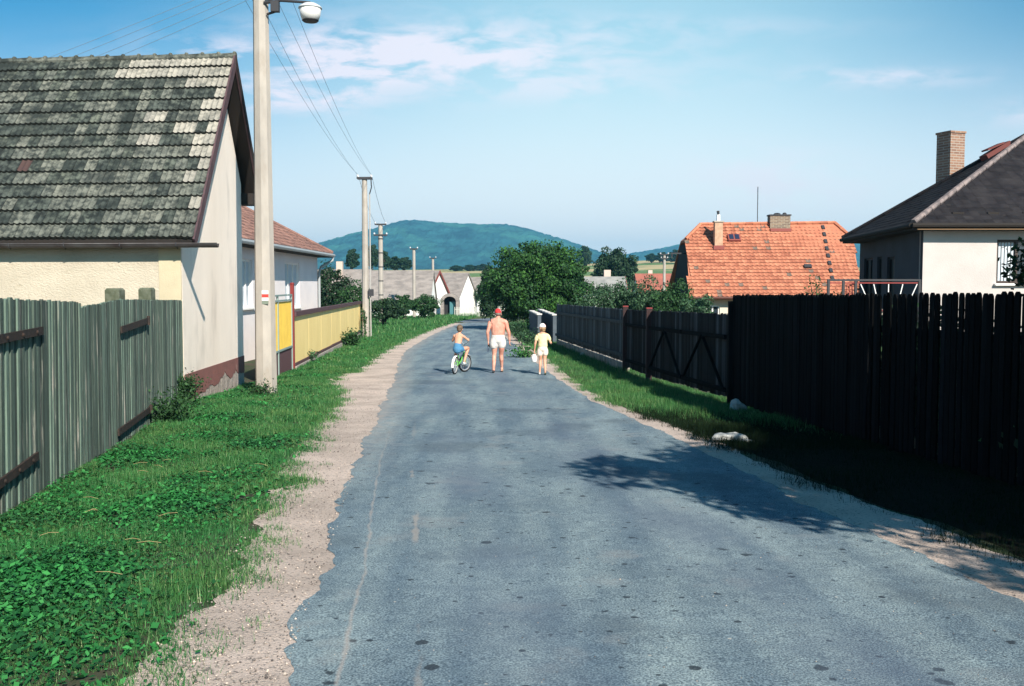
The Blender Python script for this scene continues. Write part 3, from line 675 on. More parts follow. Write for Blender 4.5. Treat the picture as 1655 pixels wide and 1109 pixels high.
m_tile_pale = mat('pale_cement_tile', (.31, .29, .25), .95, (.15, .145, .125), 9, .46, .68, rnd=[(0, (.85, .85, .85)), (1, (1.15, 1.13, 1.1))], bump=.4, bscale=40, col3=(.07, .075, .068), scale3=2.2, lo3=.54, hi3=.72)
m_tile_red = mat('old_red_tile', (.065, .038, .036), .9, (.07, .045, .04), 6, rnd=[(0, (.7, .7, .7)), (1, (1.2, 1.1, 1.1))])
m_lip = mat('mossy_shadow_lip', (.010, .012, .010), 1)  # shadow under each tile course put into the dark mossy lip
m_barge = mat('dark_red_board', (.095, .055, .06), .8, (.06, .035, .04), 6, stretch=(1, 1, .3))
m_darkwood = mat('dark_eaves_wood', (.022, .018, .016), .9)
def left_house():
    A = V3(-6.0, 18.15, 0); sd = V3(-.05, 1, 0).normalized(); ld = V3(-1, .10, 0).normalized()
    root = house_obj('tiled_house', 'house with steep mossy grey tiled roof and pale gable beside the concrete pole', (A.x-2, A.y+2, gz(18)))
    EZ, RZ, FZ = 2.45, 6.42, 3.95
    # gable wall with the line of the roof
    w = MB(); q = lambda t, z, k=0: A+sd*t+V3(0, 0, z)+V3(k, 0, 0)
    zb = -1.2
    w.prism([q(0, zb), q(5.0, zb), q(5.0, FZ), q(3.15, RZ-.22), q(0, EZ+.22)], ld*.35)
    w.build('gable_wall', m_plaster, root)
    f = MB(); a0 = A+ld*.002; f.prism([a0+ld*.42+V3(0, -.02, zb), a0+ld*9+V3(0, -.02, zb), a0+ld*9+V3(0, -.02, EZ+.1), a0+ld*.42+V3(0, -.02, EZ+.1)], sd*.35)
    f.build('front_wall', m_rough, root)
    c = MB(); c.prism([A+ld*.0+V3(-.002, -.045, zb), A+ld*.42+V3(0, -.045, zb), A+ld*.42+V3(0, -.045, EZ+.09), A+V3(-.002, -.045, EZ+.09)], sd*.045)
    c.build('corner_strip', mat('yellow_corner_plaster', (.53, .455, .31), .9, (.46, .39, .27), 2, bump=.3), root)
    # dado with its broken lower edge, proud of the crumbling base
    pts = [(0, 0), (5, 0), (5, -.47), (4.75, -.50), (4.55, -.43), (4.3, -.45), (4.1, -.37), (3.95, -.42), (3.7, -.50), (3.4, -.44), (3.1, -.31), (2.95, -.38), (2.7, -.42), (2.5, -.52), (2.2, -.53), (1.9, -.48), (1.6, -.52), (1.4, -.58), (1.1, -.56), (.6, -.62), (0, -.75)]
    jag = []
    for i, (t, z) in enumerate(pts):
        jag.append((t, z+(.11 if 0 < t < 5 and z < -.1 else .09 if z < -.1 else 0)))
        if 2 <= i < len(pts)-1:
            t2, z2 = pts[i+1]
            for k in (1, 2): jag.append((t+(t2-t)*k/3, z+(z2-z)*k/3+.10+random.uniform(-.025, .025)))
    d = MB(); d.prism([q(t, z, .016) for t, z in jag], V3(-.014, 0, 0)); d.build('dado', m_dado, root)
    b = MB(); n = 40
    for i in range(n):
        for j in range(8):
            P_ = [q(5*(i+a)/n, -1.1+(1.1-.02)*(j+c2)/8, 0) for a, c2 in ((0, 0), (1, 0), (1, 1), (0, 1))]
            for k_, v in enumerate(P_): v.x += .003+.009*abs(math.sin(v.y*17+v.z*23)*math.sin(v.y*7.3-v.z*11))
            b.quad(*P_)
    b.build('plinth', m_mortar, root)
    # roof: near slope of real tiles on a slab
    rd = V3(-1, .10, 0).normalized(); E0 = V3(-5.66, 17.85, EZ); R0 = V3(-5.83, 21.3, RZ); up = (R0-E0); L_ = up.length; up.normalize()
    nr = 15; rh = L_/nr; nt = 40; tw = .225
    def pick(r, t):
        k = t+.6*(nr-r)*0
        if r >= nr-1 and t < 10: return 2
        if r == nr-2 and t < 11: return 2
        if r == nr-3 and t < 4: return 2
        if (r, t) in ((9, 6), (9, 5), (7, 5), (7, 6), (8, 3), (8, 2), (7, 1), (6, 0), (9, 0), (5, 0), (10, 0)): return 2
        if random.random() < .006: return 3
        if r < 2 and random.random() < .5: return 1
        pr = (.9 if t < 3 else .62 if t < 8 else .42 if t < 16 else .3)*(.55+.9*(.5+.5*math.sin(t*.55+r*1.3+1.7*math.sin(r*.7+t*.21))))
        if t < 2 and random.random() < .4: return 2
        return 1 if random.random() < pr else 0
    tb = tiles(E0+V3(0, 0, .02), rd, up, nr, rh, nt, tw, None, pick, lift=.062, amp=.013, lip=4)
    s = MB(); s.prism([E0, E0+rd*9, R0+rd*9, R0], (0, .03, -.10)); roof = s.build('roof', m_darkwood, root)
    tb.build('roof_tiles', [m_tile_moss, m_tile_grey, m_tile_pale, m_tile_red, m_lip], roof)
    # the far slope stops higher up
    F1 = V3(-5.95, 23.55, FZ-.08); s = MB(); s.prism([R0+V3(.03, 0, 0), R0+rd*9, F1+rd*9, F1+V3(.03, 0, 0)], (0, -.04, -.12)); s.build('far_roof_slope', m_darkwood, root)
    so_ = MB(); so_.box((F1.x-.20, F1.y-.20, FZ-.33), .36, .45, .26); so_.build('eaves_box', m_darkwood, root)
    # bargeboards
    bg = MB(); bg.bar(E0+V3(.015, -.03, -.03), R0+V3(.015, .02, .03), .04, .17, up=(1, 0, 0.01)); bg.v = bg.v
    g2 = MB(); o = V3(.02, 0, 0); nn = up.cross(V3(1, 0, 0))
    if nn.z < 0: nn = -nn
    g2.prism([E0+o+nn*.07-up*.05, R0+o+nn*.07+V3(0, 0, .02), R0+o-nn*.12, E0+o-nn*.10-up*.05], (-.035, 0, 0)); g2.build('bargeboard', m_barge, root)
    dv = (F1-R0).normalized(); n2 = V3(1, 0, 0).cross(dv); n2 = n2 if n2.z > 0 else -n2
    g3 = MB(); g3.prism([R0+o+n2*.07, F1+o+n2*.07, F1+o-n2*.12, R0+o-n2*.12], (-.035, 0, 0)); g3.build('bargeboard', m_barge, root)
    # rafters soffit under the overhang
    rg = MB()
    for i in range(26):
        c_ = R0+rd*(.35*i+.18)+V3(0, 0, .015); rg.tube([c_-rd*.19, c_+rd*.16], [.095, .08], 8); 
        if i % 1 == 0: rg.ell(c_-rd*.17+V3(0, 0, .05), .05, .09, .07, 8, 5)
    rg.build('ridge_tiles', m_tile_grey, root)
    ff = MB(); ff.prism([A+ld*-.0+V3(0, -.27, EZ-.10), A+ld*9+V3(0, -.27, EZ-.10), A+ld*9+V3(0, -.05, EZ-.10), A+V3(0, -.05, EZ-.10)], (0, 0, .12)); ff.build('eaves_board', m_darkwood, root)
    gu = MB(); gs = V3(-5.22, 17.76, EZ-.07); ge = gs+rd*9.4; n_ = 9
    pr = []
    for k in range(n_): an = math.pi+math.pi*k/(n_-1); pr.append(V3(0, math.cos(an)*.075, math.sin(an)*.075))
    for k in range(n_-1):
        gu.quad(gs+pr[k], gs+pr[k+1], ge+pr[k+1], ge+pr[k]); gu.quad(gs+pr[k]*.9, ge+pr[k]*.9, ge+pr[k+1]*.9, gs+pr[k+1]*.9)
    gu.tube([gs+pr[0], ge+pr[0]], .012, 6)
    gu.build('gutter', m_zinc, root, smooth=True)
    for i in range(9):
        c_ = gs+rd*(.75+i*1.05); br = MB(); br.tube([c_+V3(0, -.085, .02), c_+V3(0, -.085, -.04), c_+V3(0, 0, -.09), c_+V3(0, .09, -.01), c_+V3(0, .12, .09)], .009, 5); br.build('gutter_bracket', m_iron, root)
left_house()

# ------------------------------------------------------------------ grey plank gate and fence, left
m_plank = mat('weathered_plank', (.105, .145, .115), .92, (.06, .085, .07), 3, rnd=[(0, (.45, .47, .5)), (.5, (1, 1, 1)), (1, (1.55, 1.6, 1.6))], bump=.6, bscale=30, col3=(.26, .25, .22), scale3=4, lo3=.56, hi3=.72, stretch=(4, 4, .35))
m_rust = mat('rusty_iron', (.045, .028, .022), .8, (.02, .016, .015), 12, bump=.4)
def gx(y): return -2.76-.179*y
def plank_run(y0, y1, ztop, zbot, bw, name_root, lean=0, prof=.02):
    mb = MB(); y = y0; g = V3(-.179, 1, 0).normalized()
    out = V3(1, .179, 0).normalized(); i = 0
    while y < y1:
        w = bw*random.uniform(.75, 1.15); zt = ztop(y)+random.uniform(-.012, .012); zb = zbot(y)+random.uniform(-.02, .02); dd = random.uniform(0, prof)
        a = V3(gx(y), y, 0)+out*dd; b = a+g*w*.93
        ln = lean*(zt-zb)
        mb.prism([a+V3(0, ln*0, zb), b+V3(0, 0, zb), b+g*lean+V3(0, 0, zt), a+g*lean+V3(0, 0, zt)], -out*.025)
        y += w*g.y; i += 1
    return mb, g, out
def grey_gate():
    r = empty('wooden_gate', (gx(9.2), 9.2, gz(9.2)), 'weathered grey plank gate leaf at the left edge with two dark strap hinges', 'gate', 'grey plank gates')
    mb, g, out = plank_run(7.0, 10.72, lambda y: float(np.interp(y, [7, 8.3, 10.8], [1.55, 1.535, 1.45])), lambda y: gz(y)-.02, .066, r, lean=.10)
    mb.build('plank_panel', m_plank, r)
    for (ya, yb, za, zb) in ((8.05, 9.3, 1.205, 1.22), (7.9, 9.05, .03, .085)):
        s = MB(); s.bar(V3(gx(ya), ya, za)+out*.035, V3(gx(yb), yb, zb)+out*.035, .02, .075); 
        for k in range(3):
            t = (k+.5)/3; s.ell(V3(gx(ya), ya, za).lerp(V3(gx(yb), yb, zb), t)+out*.05, .012, .018, .018, 6, 4)
        s.build('strap_hinge', m_rust, r)
    b = MB(); 
    for z in (.9, -.02): b.bar(V3(gx(7.1), 7.1, z)-out*.07, V3(gx(10.6), 10.6, z-.03)-out*.07, .05, .10)
    b.build('rail', m_plank, r)
    r = empty('wooden_gate', (gx(14.4), 14.4, gz(14.4)), 'longer grey plank gate panel with rust streaks reaching to the pale house corner', 'gate', 'grey plank gates')
    zt = lambda y: float(np.interp(y, [10.75, 12.8, 18.1], [1.40, 1.455, 1.36]))
    mb, g, out = plank_run(10.76, 18.0, zt, lambda y: gz(y)+.0, .058, r, lean=.05, prof=.012)
    mb.build('plank_panel', m_plank, r)
    for (ya, yb, za, zb) in ((12.75, 14.55, 1.07, 1.12), (12.45, 14.6, -.21, -.19)):
        s = MB(); s.bar(V3(gx(ya), ya, za)+out*.035, V3(gx(yb), yb, zb)+out*.035, .02, .085); s.tube([V3(gx(yb), yb, zb-.06)+out*.05, V3(gx(yb), yb, zb+.07)+out*.05], .025, 8); s.build('strap_hinge', m_rust, r)
    b = MB()
    for z in (1.05, -.25): b.bar(V3(gx(10.9), 10.9, z)-out*.07, V3(gx(17.9), 17.9, z)-out*.07, .05, .10)
    b.build('rail', m_plank, r)
    for y, lb in ((13.75, 'left mossy concrete gate post rising behind the grey planks'), (16.1, 'right mossy concrete gate post rising behind the grey planks')):
        p = MB(); c = V3(gx(y), y, 0)-out*.24; zt_ = 1.60; k = .10
        for z0, z1, s0, s1 in ((gz(y)-.3, zt_-.03, k, k), (zt_-.03, zt_, k, k*.8)):
            vs = [c+V3(i*s_, j*s_, z) for z, s_ in ((z0, s0), (z1, s1)) for i, j in ((-1, -1), (1, -1), (1, 1), (-1, 1))]
            p.add(vs, [(3, 2, 1, 0), (4, 5, 6, 7), (0, 1, 5, 4), (1, 2, 6, 5), (2, 3, 7, 6), (3, 0, 4, 7)])
        tag(p.build('gate_post', M_('mossy_concrete', (.15, .16, .12), .95, (.07, .08, .05), 7, bump=.6)), lb, 'post', 'mossy posts behind the grey gate')
grey_gate()

# ------------------------------------------------------------------ poles, lamp and wires
m_insul = M_('brown_insulator', (.06, .035, .03), .3); m_insw = M_('white_insulator', (.6, .6, .62), .3)
def pole_shaft(x, y, zb, zt, r0, r1, n=8):
    mb = MB(); mb.lathe((x, y, 0), [(r0, zb-.5), (r0, zb), (r0+(r1-r0)*.5, (zb+zt)/2), (r1, zt)], n); return mb
def insul(p, root, m=None):
    b = MB(); b.lathe(p, [(.012, -.06), (.012, .0), (.04, .005), (.045, .04), (.03, .06), (.035, .09), (.02, .11)], 8); b.build('insulator', m or m_insw, root)
MP = V3(-5.08, 20.5, -.55)
def main_pole():
    r = empty('lamp_pole', MP, 'tall octagonal concrete pole with street lamp and painted trail mark beside the pale gable', 'utility pole')
    pole_shaft(MP.x, MP.y, MP.z, 7.42, .225, .155).build('shaft', m_conc, r)
    c = MB(); c.box((MP.x, MP.y, 7.47), .40, .40, .10); c.build('pole_cap', m_iron, r)
    zt = 7.37
    a = MB(); a.tube([(MP.x+.1, MP.y-.12, 7.30), (MP.x+.45, MP.y-.18, 7.33), (MP.x+1.05, MP.y-.25, 7.27)], [.035, .03, .028], 8); a.build('lamp_arm', m_iron, r)
    b = MB(); b.box((MP.x+.34, MP.y-.2, 7.20), .16, .14, .20); b.tube([(MP.x+.15, MP.y-.1, 7.08), (MP.x+.33, MP.y-.15, 7.12)], .025, 6); b.build('ballast_box', m_iron, r)
    lx, ly, lz = MP.x+1.05, MP.y-.25, 7.20
    h = MB(); h.lathe((lx, ly, lz), [(.02, .07), (.12, .05), (.205, .0), (.235, -.03), (.235, -.05)], 20); hd = h.build('lamp_head', M_('lamp_enamel', (.50, .52, .53), .4), r, smooth=True)
    g = MB(); g.lathe((lx, ly, lz), [(.22, -.051), (.20, -.18), (.165, -.27), (.05, -.285)], 20); g.build('lamp_globe', M_('milk_glass', (.62, .60, .58), .3), hd, smooth=True)
    rm = MB(); rm.lathe((lx, ly, lz), [(.15, -.272), (.168, -.285), (.14, -.31), (.02, -.315)], 16); rm.build('lamp_ring', m_iron, hd)
    x0, x1 = MP.x-.02, MP.x+.13
    for (z0, z1, nm, col) in ((1.455, 1.53, 'white_mark', (.75, .73, .70)), (1.385, 1.455, 'red_mark', (.55, .05, .04)), (1.32, 1.385, 'white_mark', (.75, .73, .70)), (1.25, 1.32, 'grey_mark', (.16, .19, .15))):
        s = MB(); s.box(((x0+x1)/2, MP.y-.204, (z0+z1)/2), .13, .012, z1-z0-.002, M=Matrix.Translation((0, 0, 0))); s.build(nm, M_(nm, col, .8), r)
    for i, dx in enumerate((-.5, -.18, .18, .5)): insul((MP.x+dx, MP.y, 7.62), r)
    cb = MB(); cb.bar((MP.x-.6, MP.y, 7.58), (MP.x+.6, MP.y, 7.58), .07, .07); cb.build('crossarm', m_iron, r)
main_pole()
P2 = V3((591-CX)/FPX*49.5, 49.5, gz(49.5)); P3 = V3((616-CX)/FPX*75, 75, gz(75)); P4 = V3((669.5-CX)/FPX*90, 90, gz(90)); P5 = V3((700-CX)/FPX*112, 112, gz(112)); P6 = V3((1073-CX)/FPX*100, 100, gz(100))
def pole(p, zt, r0, r1, label, arms, fuse=False, bands=False):
    r = empty('utility_pole', p, label, 'utility pole', 'concrete poles along the street')
    pole_shaft(p.x, p.y, p.z, zt, r0, r1).build('shaft', m_conc, r)
    for (z, w) in arms:
        b = MB(); b.bar((p.x-w, p.y-.16, z), (p.x+w, p.y-.16, z), .08, .10); b.bar((p.x-w, p.y+.16, z), (p.x+w, p.y+.16, z), .08, .10); b.build('crossarm', m_iron, r)
        for s in (-1, 1):
            insul((p.x+s*w*.92, p.y-.16, z+.07), r); insul((p.x+s*w*.92, p.y+.16, z+.07), r)
    if fuse:
        b = MB(); b.tube([(p.x+.34, p.y-.15, zt-.1), (p.x+.36, p.y-.15, zt-.5), (p.x+.27, p.y-.15, zt-.8)], .03, 6); b.build('down_lead', m_iron, r)
        c = MB(); c.tube([(p.x+.26, p.y-.1, zt-.8), (p.x+.27, p.y-.15, .3), (p.x+.28, p.y-.15, p.z)], .035, 6); c.build('conduit', M_('grey_pipe', (.35, .33, .31), .7), r)
        d = MB(); d.box((p.x+.30, p.y-.18, 1.25), .24, .18, .34); d.build('fuse_box', m_iron, r)
    if bands:
        for i in range(6): b = MB(); z = p.z+1.0+i*1.05; b.lathe((p.x, p.y, z), [(r0*.99, 0), (r0*1.02, .01), (r0*1.02, .07), (r0*.99, .08)], 8); b.build('band', m_iron, r)
    return r
pole(P2, 6.92, .19, .13, 'second concrete pole, at the far end of the yellow fence', [(6.88, .36)], fuse=True)
pole(P3, 6.1, .19, .16, 'concrete pole with two crossarms and dark bands, right of the fence-end pole', [(6.15, .42), (5.35, .5)], bands=True)
pole(P4, 4.85, .15, .13, 'slim concrete pole standing free at the roadside bushes', [(4.85, .35)])
pole(P5, 4.6, .15, .13, 'farthest left concrete pole, next to the first white gable', [(4.6, .36)])
pole(P6, 4.7, .15, .13, 'thin pole with two small crossarms above the bushes, left of the orange roof', [(4.65, .42), (4.25, .34)])
def wire(a, b, sag, rad, label, grp, name='overhead_wire'):
    a = Vector(a); b = Vector(b); pts = [a.lerp(b, t/24)-V3(0, 0, sag*4*(t/24)*(1-t/24)) for t in range(25)]
    mb = MB(); mb.tube(pts, rad, 5); tag(mb.build(name, M_('wire_metal', (.20, .27, .33), .5)), label, 'wire', grp)
for dx, ex in ((-.5, -.33), (-.18, -.33), (.18, .33), (.5, .33)):
    wire((MP.x+dx, MP.y, 7.73), (P2.x+ex, P2.y+(.16 if abs(dx) > .3 else -.16), 7.06), .35, .0048, 'thin overhead wire strung from the lamp pole to the second pole', 'wires between lamp pole and second pole')
for i, dx in enumerate((-.5, -.18, .18, .5)):
    q = at(-560+i*95, 520-i*18, 30)
    wire((MP.x+dx, MP.y, 7.73), (q.x, q.y, 4.4+.3*i), .25, .0048, 'thin overhead wire slanting down behind the mossy roof ridge', 'wires above the mossy roof')
for s in (-1, 1):
    wire((P2.x+s*.33, P2.y+.16, 7.06), (P3.x+s*.39, P3.y-.16, 6.3), .3, .010, 'thin wire between the second pole and the banded pole', 'wires beyond the second pole')

# ------------------------------------------------------------------ yellow gate and fence
m_yellow = mat('yellow_sheet', (.84, .56, .09), .7, (.74, .48, .08), 3); m_cream = mat('pale_yellow_panel', (.92, .70, .30), .75, (.84, .63, .26), 1.5, bump=.1, col3=(.65, .5, .28), scale3=2, lo3=.62, hi3=.8, stretch=(1, 1, .3))
m_brown = mat('brown_trim', (.085, .045, .05), .7); m_teal = M_('grey_green_paint', (.22, .29, .27), .6); m_redp = M_('red_paint', (.20, .030, .028), .6)
def fx(y): return -6.27+.0619*(28.5-y)
def yellow_gate():
    r = empty('yellow_gate', (fx(26), 26, gz(26)), 'yellow ribbed metal gate with brown lower panels behind the lamp pole', 'gate')
    y0, y1 = 23.75, 28.25
    b = MB()
    for z in (1.36, 1.22, -.10, -.83): b.bar((fx(y0), y0, z), (fx(y1), y1, z), .05, .045)
    for y in (y0, (y0+y1)/2, y1): b.bar((fx(y), y, -.85), (fx(y), y, 1.38), .05, .05, up=(0, 1, 0))
    b.build('frame', m_teal, r)
    for z0, z1, m, nm in ((-.07, 1.19, m_yellow, 'yellow_sheet'), (-.80, -.13, m_brown, 'lower_panel')):
        s = MB(); n = 60
        for i in range(n):
            a, b_ = y0+(y1-y0)*i/n, y0+(y1-y0)*(i+1)/n; ka = .012*(i % 2); kb = .012*((i+1) % 2)
            s.quad(V3(fx(a)-ka, a, z0), V3(fx(b_)-kb, b_, z0), V3(fx(b_)-kb, b_, z1), V3(fx(a)-ka, a, z1))
        s.build(nm, m, r)
    p = MB(); p.box((fx(28.42), 28.42, .42), .10, .10, 2.5); p.lathe((fx(28.42), 28.42, 1.67), [(.075, 0), (.05, .03), (.01, .04)], 8); p.build('gate_post', m_redp, r)
yellow_gate()
def yellow_fence():
    r = empty('yellow_fence', (fx(39), 39, gz(39)), 'low pale yellow panel fence with brown cap rail running to the second pole', 'fence')
    y0, y1 = 28.6, 50.0; n = 7
    for i in range(n):
        a = y0+(y1-y0)*i/n; b = y0+(y1-y0)*(i+1)/n-.03; s = MB()
        s.prism([V3(fx(a), a, -.62), V3(fx(b), b, -.64), V3(fx(b), b, .72), V3(fx(a), a, .75)], (-.03, 0, 0)); s.build('fence_panel', m_cream, r)
    for z, w, h, nm in ((.80, .16, .13, 'cap_rail'), (-.66, .10, .09, 'bottom_rail')):
        s = MB(); s.bar((fx(y0), y0, z), (fx(y1), y1, z-.04), w, h); s.build(nm, m_brown, r)
    s = MB(); s.bar((fx(y0)-.02, y0, -.95), (fx(y1)-.02, y1, -1.0), .22, .50); s.build('plinth', m_conc, r)
yellow_fence()

# ------------------------------------------------------------------ house behind the yellow fence
m_pinkroof = mat('faded_pink_tile', (.28, .155, .125), .9, (.17, .10, .085), 3, rnd=[(0, (.65, .65, .68)), (1, (1.3, 1.25, 1.2))], bump=.3)
def house2():
    r = house_obj('hipped_house', 'pale plastered house with pink hipped roof behind the yellow fence', (-10, 37, gz(37)))
    x = -8.55; w = MB(); op = [(31.2-29, 32.9-29, .9, 2.47), (37.6-29, 40.2-29, .75, 2.50)]
    p, d, n = wall(w, (x, 29), (x, 43.9), -1.4, 3.02, op, inward=V3(-1, 0, 0)); wall(w, (x, 43.9), (x-7, 43.9), -1.4, 3.02, inward=V3(0, -1, 0)); wall(w, (x, 29), (x-7, 29), -1.4, 3.02, inward=V3(0, 1, 0))
    w.build('wall', mat('lilac_white_plaster', (.80, .74, .74), .9, (.72, .67, .68), 1), r)
    for o in op: window(r, p, d, n, *o, m_white, mull=2, pane=m_curtain)
    EZ = 3.0; c = [V3(-8.0, 28.5, EZ), V3(-8.0, 44.45, EZ), V3(-16.5, 44.45, EZ), V3(-16.5, 28.5, EZ)]; ra, rb = V3(-12.25, 33, 5.45), V3(-12.25, 40.1, 5.45)
    u = MB(); u.prism(c, (0, 0, -.16)); u.build('eaves', m_darkwood, r)
    s = MB(); s.add([c[0], c[1], rb, ra], [(0, 1, 2, 3)]); s.add([c[1], c[2], rb], [(0, 1, 2)]); s.add([c[2], c[3], ra, rb], [(0, 1, 2, 3)]); s.add([c[3], c[0], ra], [(0, 1, 2)]); rf = s.build('roof', m_pinkroof, r)
    # courses on the street slope
    e = V3(0, 1, 0); up = (V3(-12.25, 33, 5.45)-V3(-8.0, 33, EZ)); L_ = up.length; up.normalize(); nr = 15; rh = L_/nr; tw = .3; nt = int(15.95/tw)
    def skip(rw, t):
        run = (rw+.6)/nr; return (t+.5)*tw < 4.5*run+.1 or (t+.5)*tw > 15.95-4.35*run-.1
    tiles(c[0]+V3(0, 0, .01), e, up, nr, rh, nt, tw, None, skip=skip, lift=.04, amp=.012, cols=5).build('roof_tiles', m_pinkroof, rf)
    for a, b in ((c[1], rb), (c[0], ra), (ra, rb)):
        h = MB(); h.tube([a+V3(0, 0, .06), b+V3(0, 0, .06)], .09, 6); h.build('hip_tiles', m_pinkroof, rf)
    g = MB(); g.tube([V3(-7.93, 28.4, 2.93), V3(-7.93, 44.5, 2.93)], .075, 8); g.build('gutter', M_('pale_zinc', (.30, .32, .33), .5), r)
    g = MB(); g.tube([V3(-7.93, 44.3, 2.9), V3(-7.95, 44.25, 2.72), V3(-8.4, 43.9, 2.42), V3(-8.46, 43.8, 2.2), V3(-8.46, 43.8, -1.0)], .055, 8); g.build('downpipe', M_('pale_zinc', (.30, .32, .33), .5), r)
house2()

# ------------------------------------------------------------------ dark picket fences, right
m_shadewood = mat('shaded_picket', (.0075, .0082, .0095), .95, (.004, .0045, .005), 2, spec=.05, rnd=[(0, (.4, .4, .4)), (.85, (1.2, 1.2, 1.2)), (1, (3.2, 3.3, 3.5))], bump=.4, bscale=30, stretch=(4, 4, .4))  # fence wood coloured almost black for the shade it stands in
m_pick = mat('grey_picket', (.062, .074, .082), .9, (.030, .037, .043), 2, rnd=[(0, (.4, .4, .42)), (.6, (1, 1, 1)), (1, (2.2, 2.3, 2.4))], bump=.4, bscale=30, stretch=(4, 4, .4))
m_gatew = mat('weathered_gate_wood', (.024, .027, .030), .9, (.012, .014, .016), 2, spec=.1, rnd=[(0, (.5, .5, .5)), (.85, (1.2, 1.2, 1.2)), (1, (3.5, 3.6, 3.8))], bump=.4, bscale=30, stretch=(4, 4, .4))
def rx(y): return 4.0+.083*(18.1-y)
def pickets(y0, y1, ztop, zb, bw, gap, m, root, nm='picket_panel', rnd_top=False):
    mb = MB(); y = y0; g = V3(-.083, 1, 0).normalized(); o = V3(1, .083, 0).normalized()
    while y < y1:
        w = bw*random.uniform(.85, 1.1); gap_ = gap+(.022 if rnd_top and y < 12.5 else 0); zt = ztop(y)+random.uniform(-.015, .015); zz = zb(y)+random.uniform(-.02, .02); a = V3(rx(y), y, 0)+o*random.uniform(0, .01); tl = random.uniform(-.006, .006)
        pts = [a+V3(0, 0, zz), a+g*w+V3(0, 0, zz)]
        if rnd_top:
            for k in range(6): an = math.pi*k/5; pts.append(a+g*(w/2+w/2*math.cos(an)+tl)+V3(0, 0, zt-w*.7+w*.7*math.sin(an)))
        else: pts += [a+g*(w+tl)+V3(0, 0, zt), a+g*tl+V3(0, 0, zt+random.uniform(-.01, .01))]
        mb.prism(pts, o*.022)
        y += (w+gap_*random.uniform(.5, 1.6))*g.y
    return mb.build(nm, m, root)
def rail(y0, y1, z, m, root, off=-.045, w=.05, h=.08):
    o = V3(1, .083, 0).normalized(); b = MB(); b.bar(V3(rx(y0), y0, z(y0))+o*off, V3(rx(y1), y1, z(y1))+o*off, w, h); b.build('rail', m, root)
def brace(ya, za, yb, zb, m, root):
    o = V3(1, .083, 0).normalized(); b = MB(); b.bar(V3(rx(ya), ya, za)-o*.055, V3(rx(yb), yb, zb)-o*.055, .025, .055, up=(1, 0, 0)); b.build('brace', m, root)
def right_fences():
    r = empty('picket_fence', (rx(10), 10, gz(10)), 'tall black picket fence with rounded tops along the right side', 'fence')
    zt = lambda y: float(np.interp(y, [0, 9, 18.1], [1.60, 1.585, 1.47]))
    pickets(-3.0, 18.05, zt, lambda y: gz(y)+.05, .088, .014, m_shadewood, r, rnd_top=True)
    for dz in (-.40, -1.55): rail(-3, 18.05, lambda y: zt(y)+dz, m_shadewood, r, off=.05)
    for y in (0, 3, 6, 9, 12, 15, 18.12):
        b = MB(); b.box((rx(y)+.12 if y < 18 else rx(y), y, (gz(y)+1.4)/2-.1), .12, .12, 1.5-gz(y)); b.build('post', m_shadewood, r)
    zt2 = lambda y: float(np.interp(y, [18, 25, 28, 43], [1.11, .99, .955, .80]))
    r = empty('plank_gate', (rx(21.4), 21.4, gz(21.4)), 'dark double plank gate with V-shaped braces beside the tall black fence', 'gate')
    pickets(18.3, 21.45, zt2, lambda y: gz(y)+.12, .11, .006, m_gatew, r, 'plank_panel'); pickets(21.55, 24.65, zt2, lambda y: gz(y)+.12, .11, .006, m_gatew, r, 'plank_panel')
    for a, b in ((18.35, 21.45), (21.55, 24.65)):
        for dz in (-.42, -1.40): rail(a, b, lambda y: zt2(y)+dz, m_shadewood, r)
        m_ = (a+b)/2; brace(a+.1, zt2(a)-1.38, m_, zt2(m_)-.42, m_shadewood, r); brace(b-.1, zt2(b)-1.38, m_, zt2(m_)-.42, m_shadewood, r)
    b = MB(); b.box((rx(24.8)-.03, 24.8, .05), .14, .14, 2.0); pp = b.build('post', mat('dark_red_post', (.035, .018, .018), .85), r)
    c = MB(); c.box((rx(24.8)-.03, 24.8, 1.065), .15, .15, .03); c.build('post_cap', m_redp, pp)
    r = empty('plank_gate', (rx(26.3), 26.3, gz(26.3)), 'narrow dark plank wicket between two red-topped posts', 'gate')
    pickets(24.95, 27.65, zt2, lambda y: gz(y)+.12, .11, .006, m_gatew, r, 'plank_panel')
    for dz in (-.42, -1.40): rail(25, 27.6, lambda y: zt2(y)+dz, m_shadewood, r)
    b = MB(); b.box((rx(27.8)-.03, 27.8, .03), .14, .14, 2.0); pp = b.build('post', MATS.get('drp') or bpy.data.materials['dark_red_post'], r)
    c = MB(); c.box((rx(27.8)-.03, 27.8, 1.045), .15, .15, .03); c.build('post_cap', m_redp, pp)
    r = empty('picket_fence', (rx(35), 35, gz(35)), 'lower blue-grey plank fence running on towards the wide round tree', 'fence')
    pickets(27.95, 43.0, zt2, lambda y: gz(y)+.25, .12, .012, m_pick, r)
    for dz in (-.36, -1.30): rail(27.95, 43, lambda y: zt2(y)+dz, m_pick, r, h=.10)
    for y in (31.7, 35.4, 39.2, 42.9):
        b = MB(); b.box((rx(y)+.1, y, -.1), .12, .12, 1.75); b.build('post', m_pick, r)
    b = MB(); 
    for i in range(30):
        y = 28+i*.5; b.box((rx(y)+.02, y, gz(y)+.08), .18, .46, .28, rz=random.uniform(-.1, .1))
    b.build('plinth', m_conc, r)
right_fences()
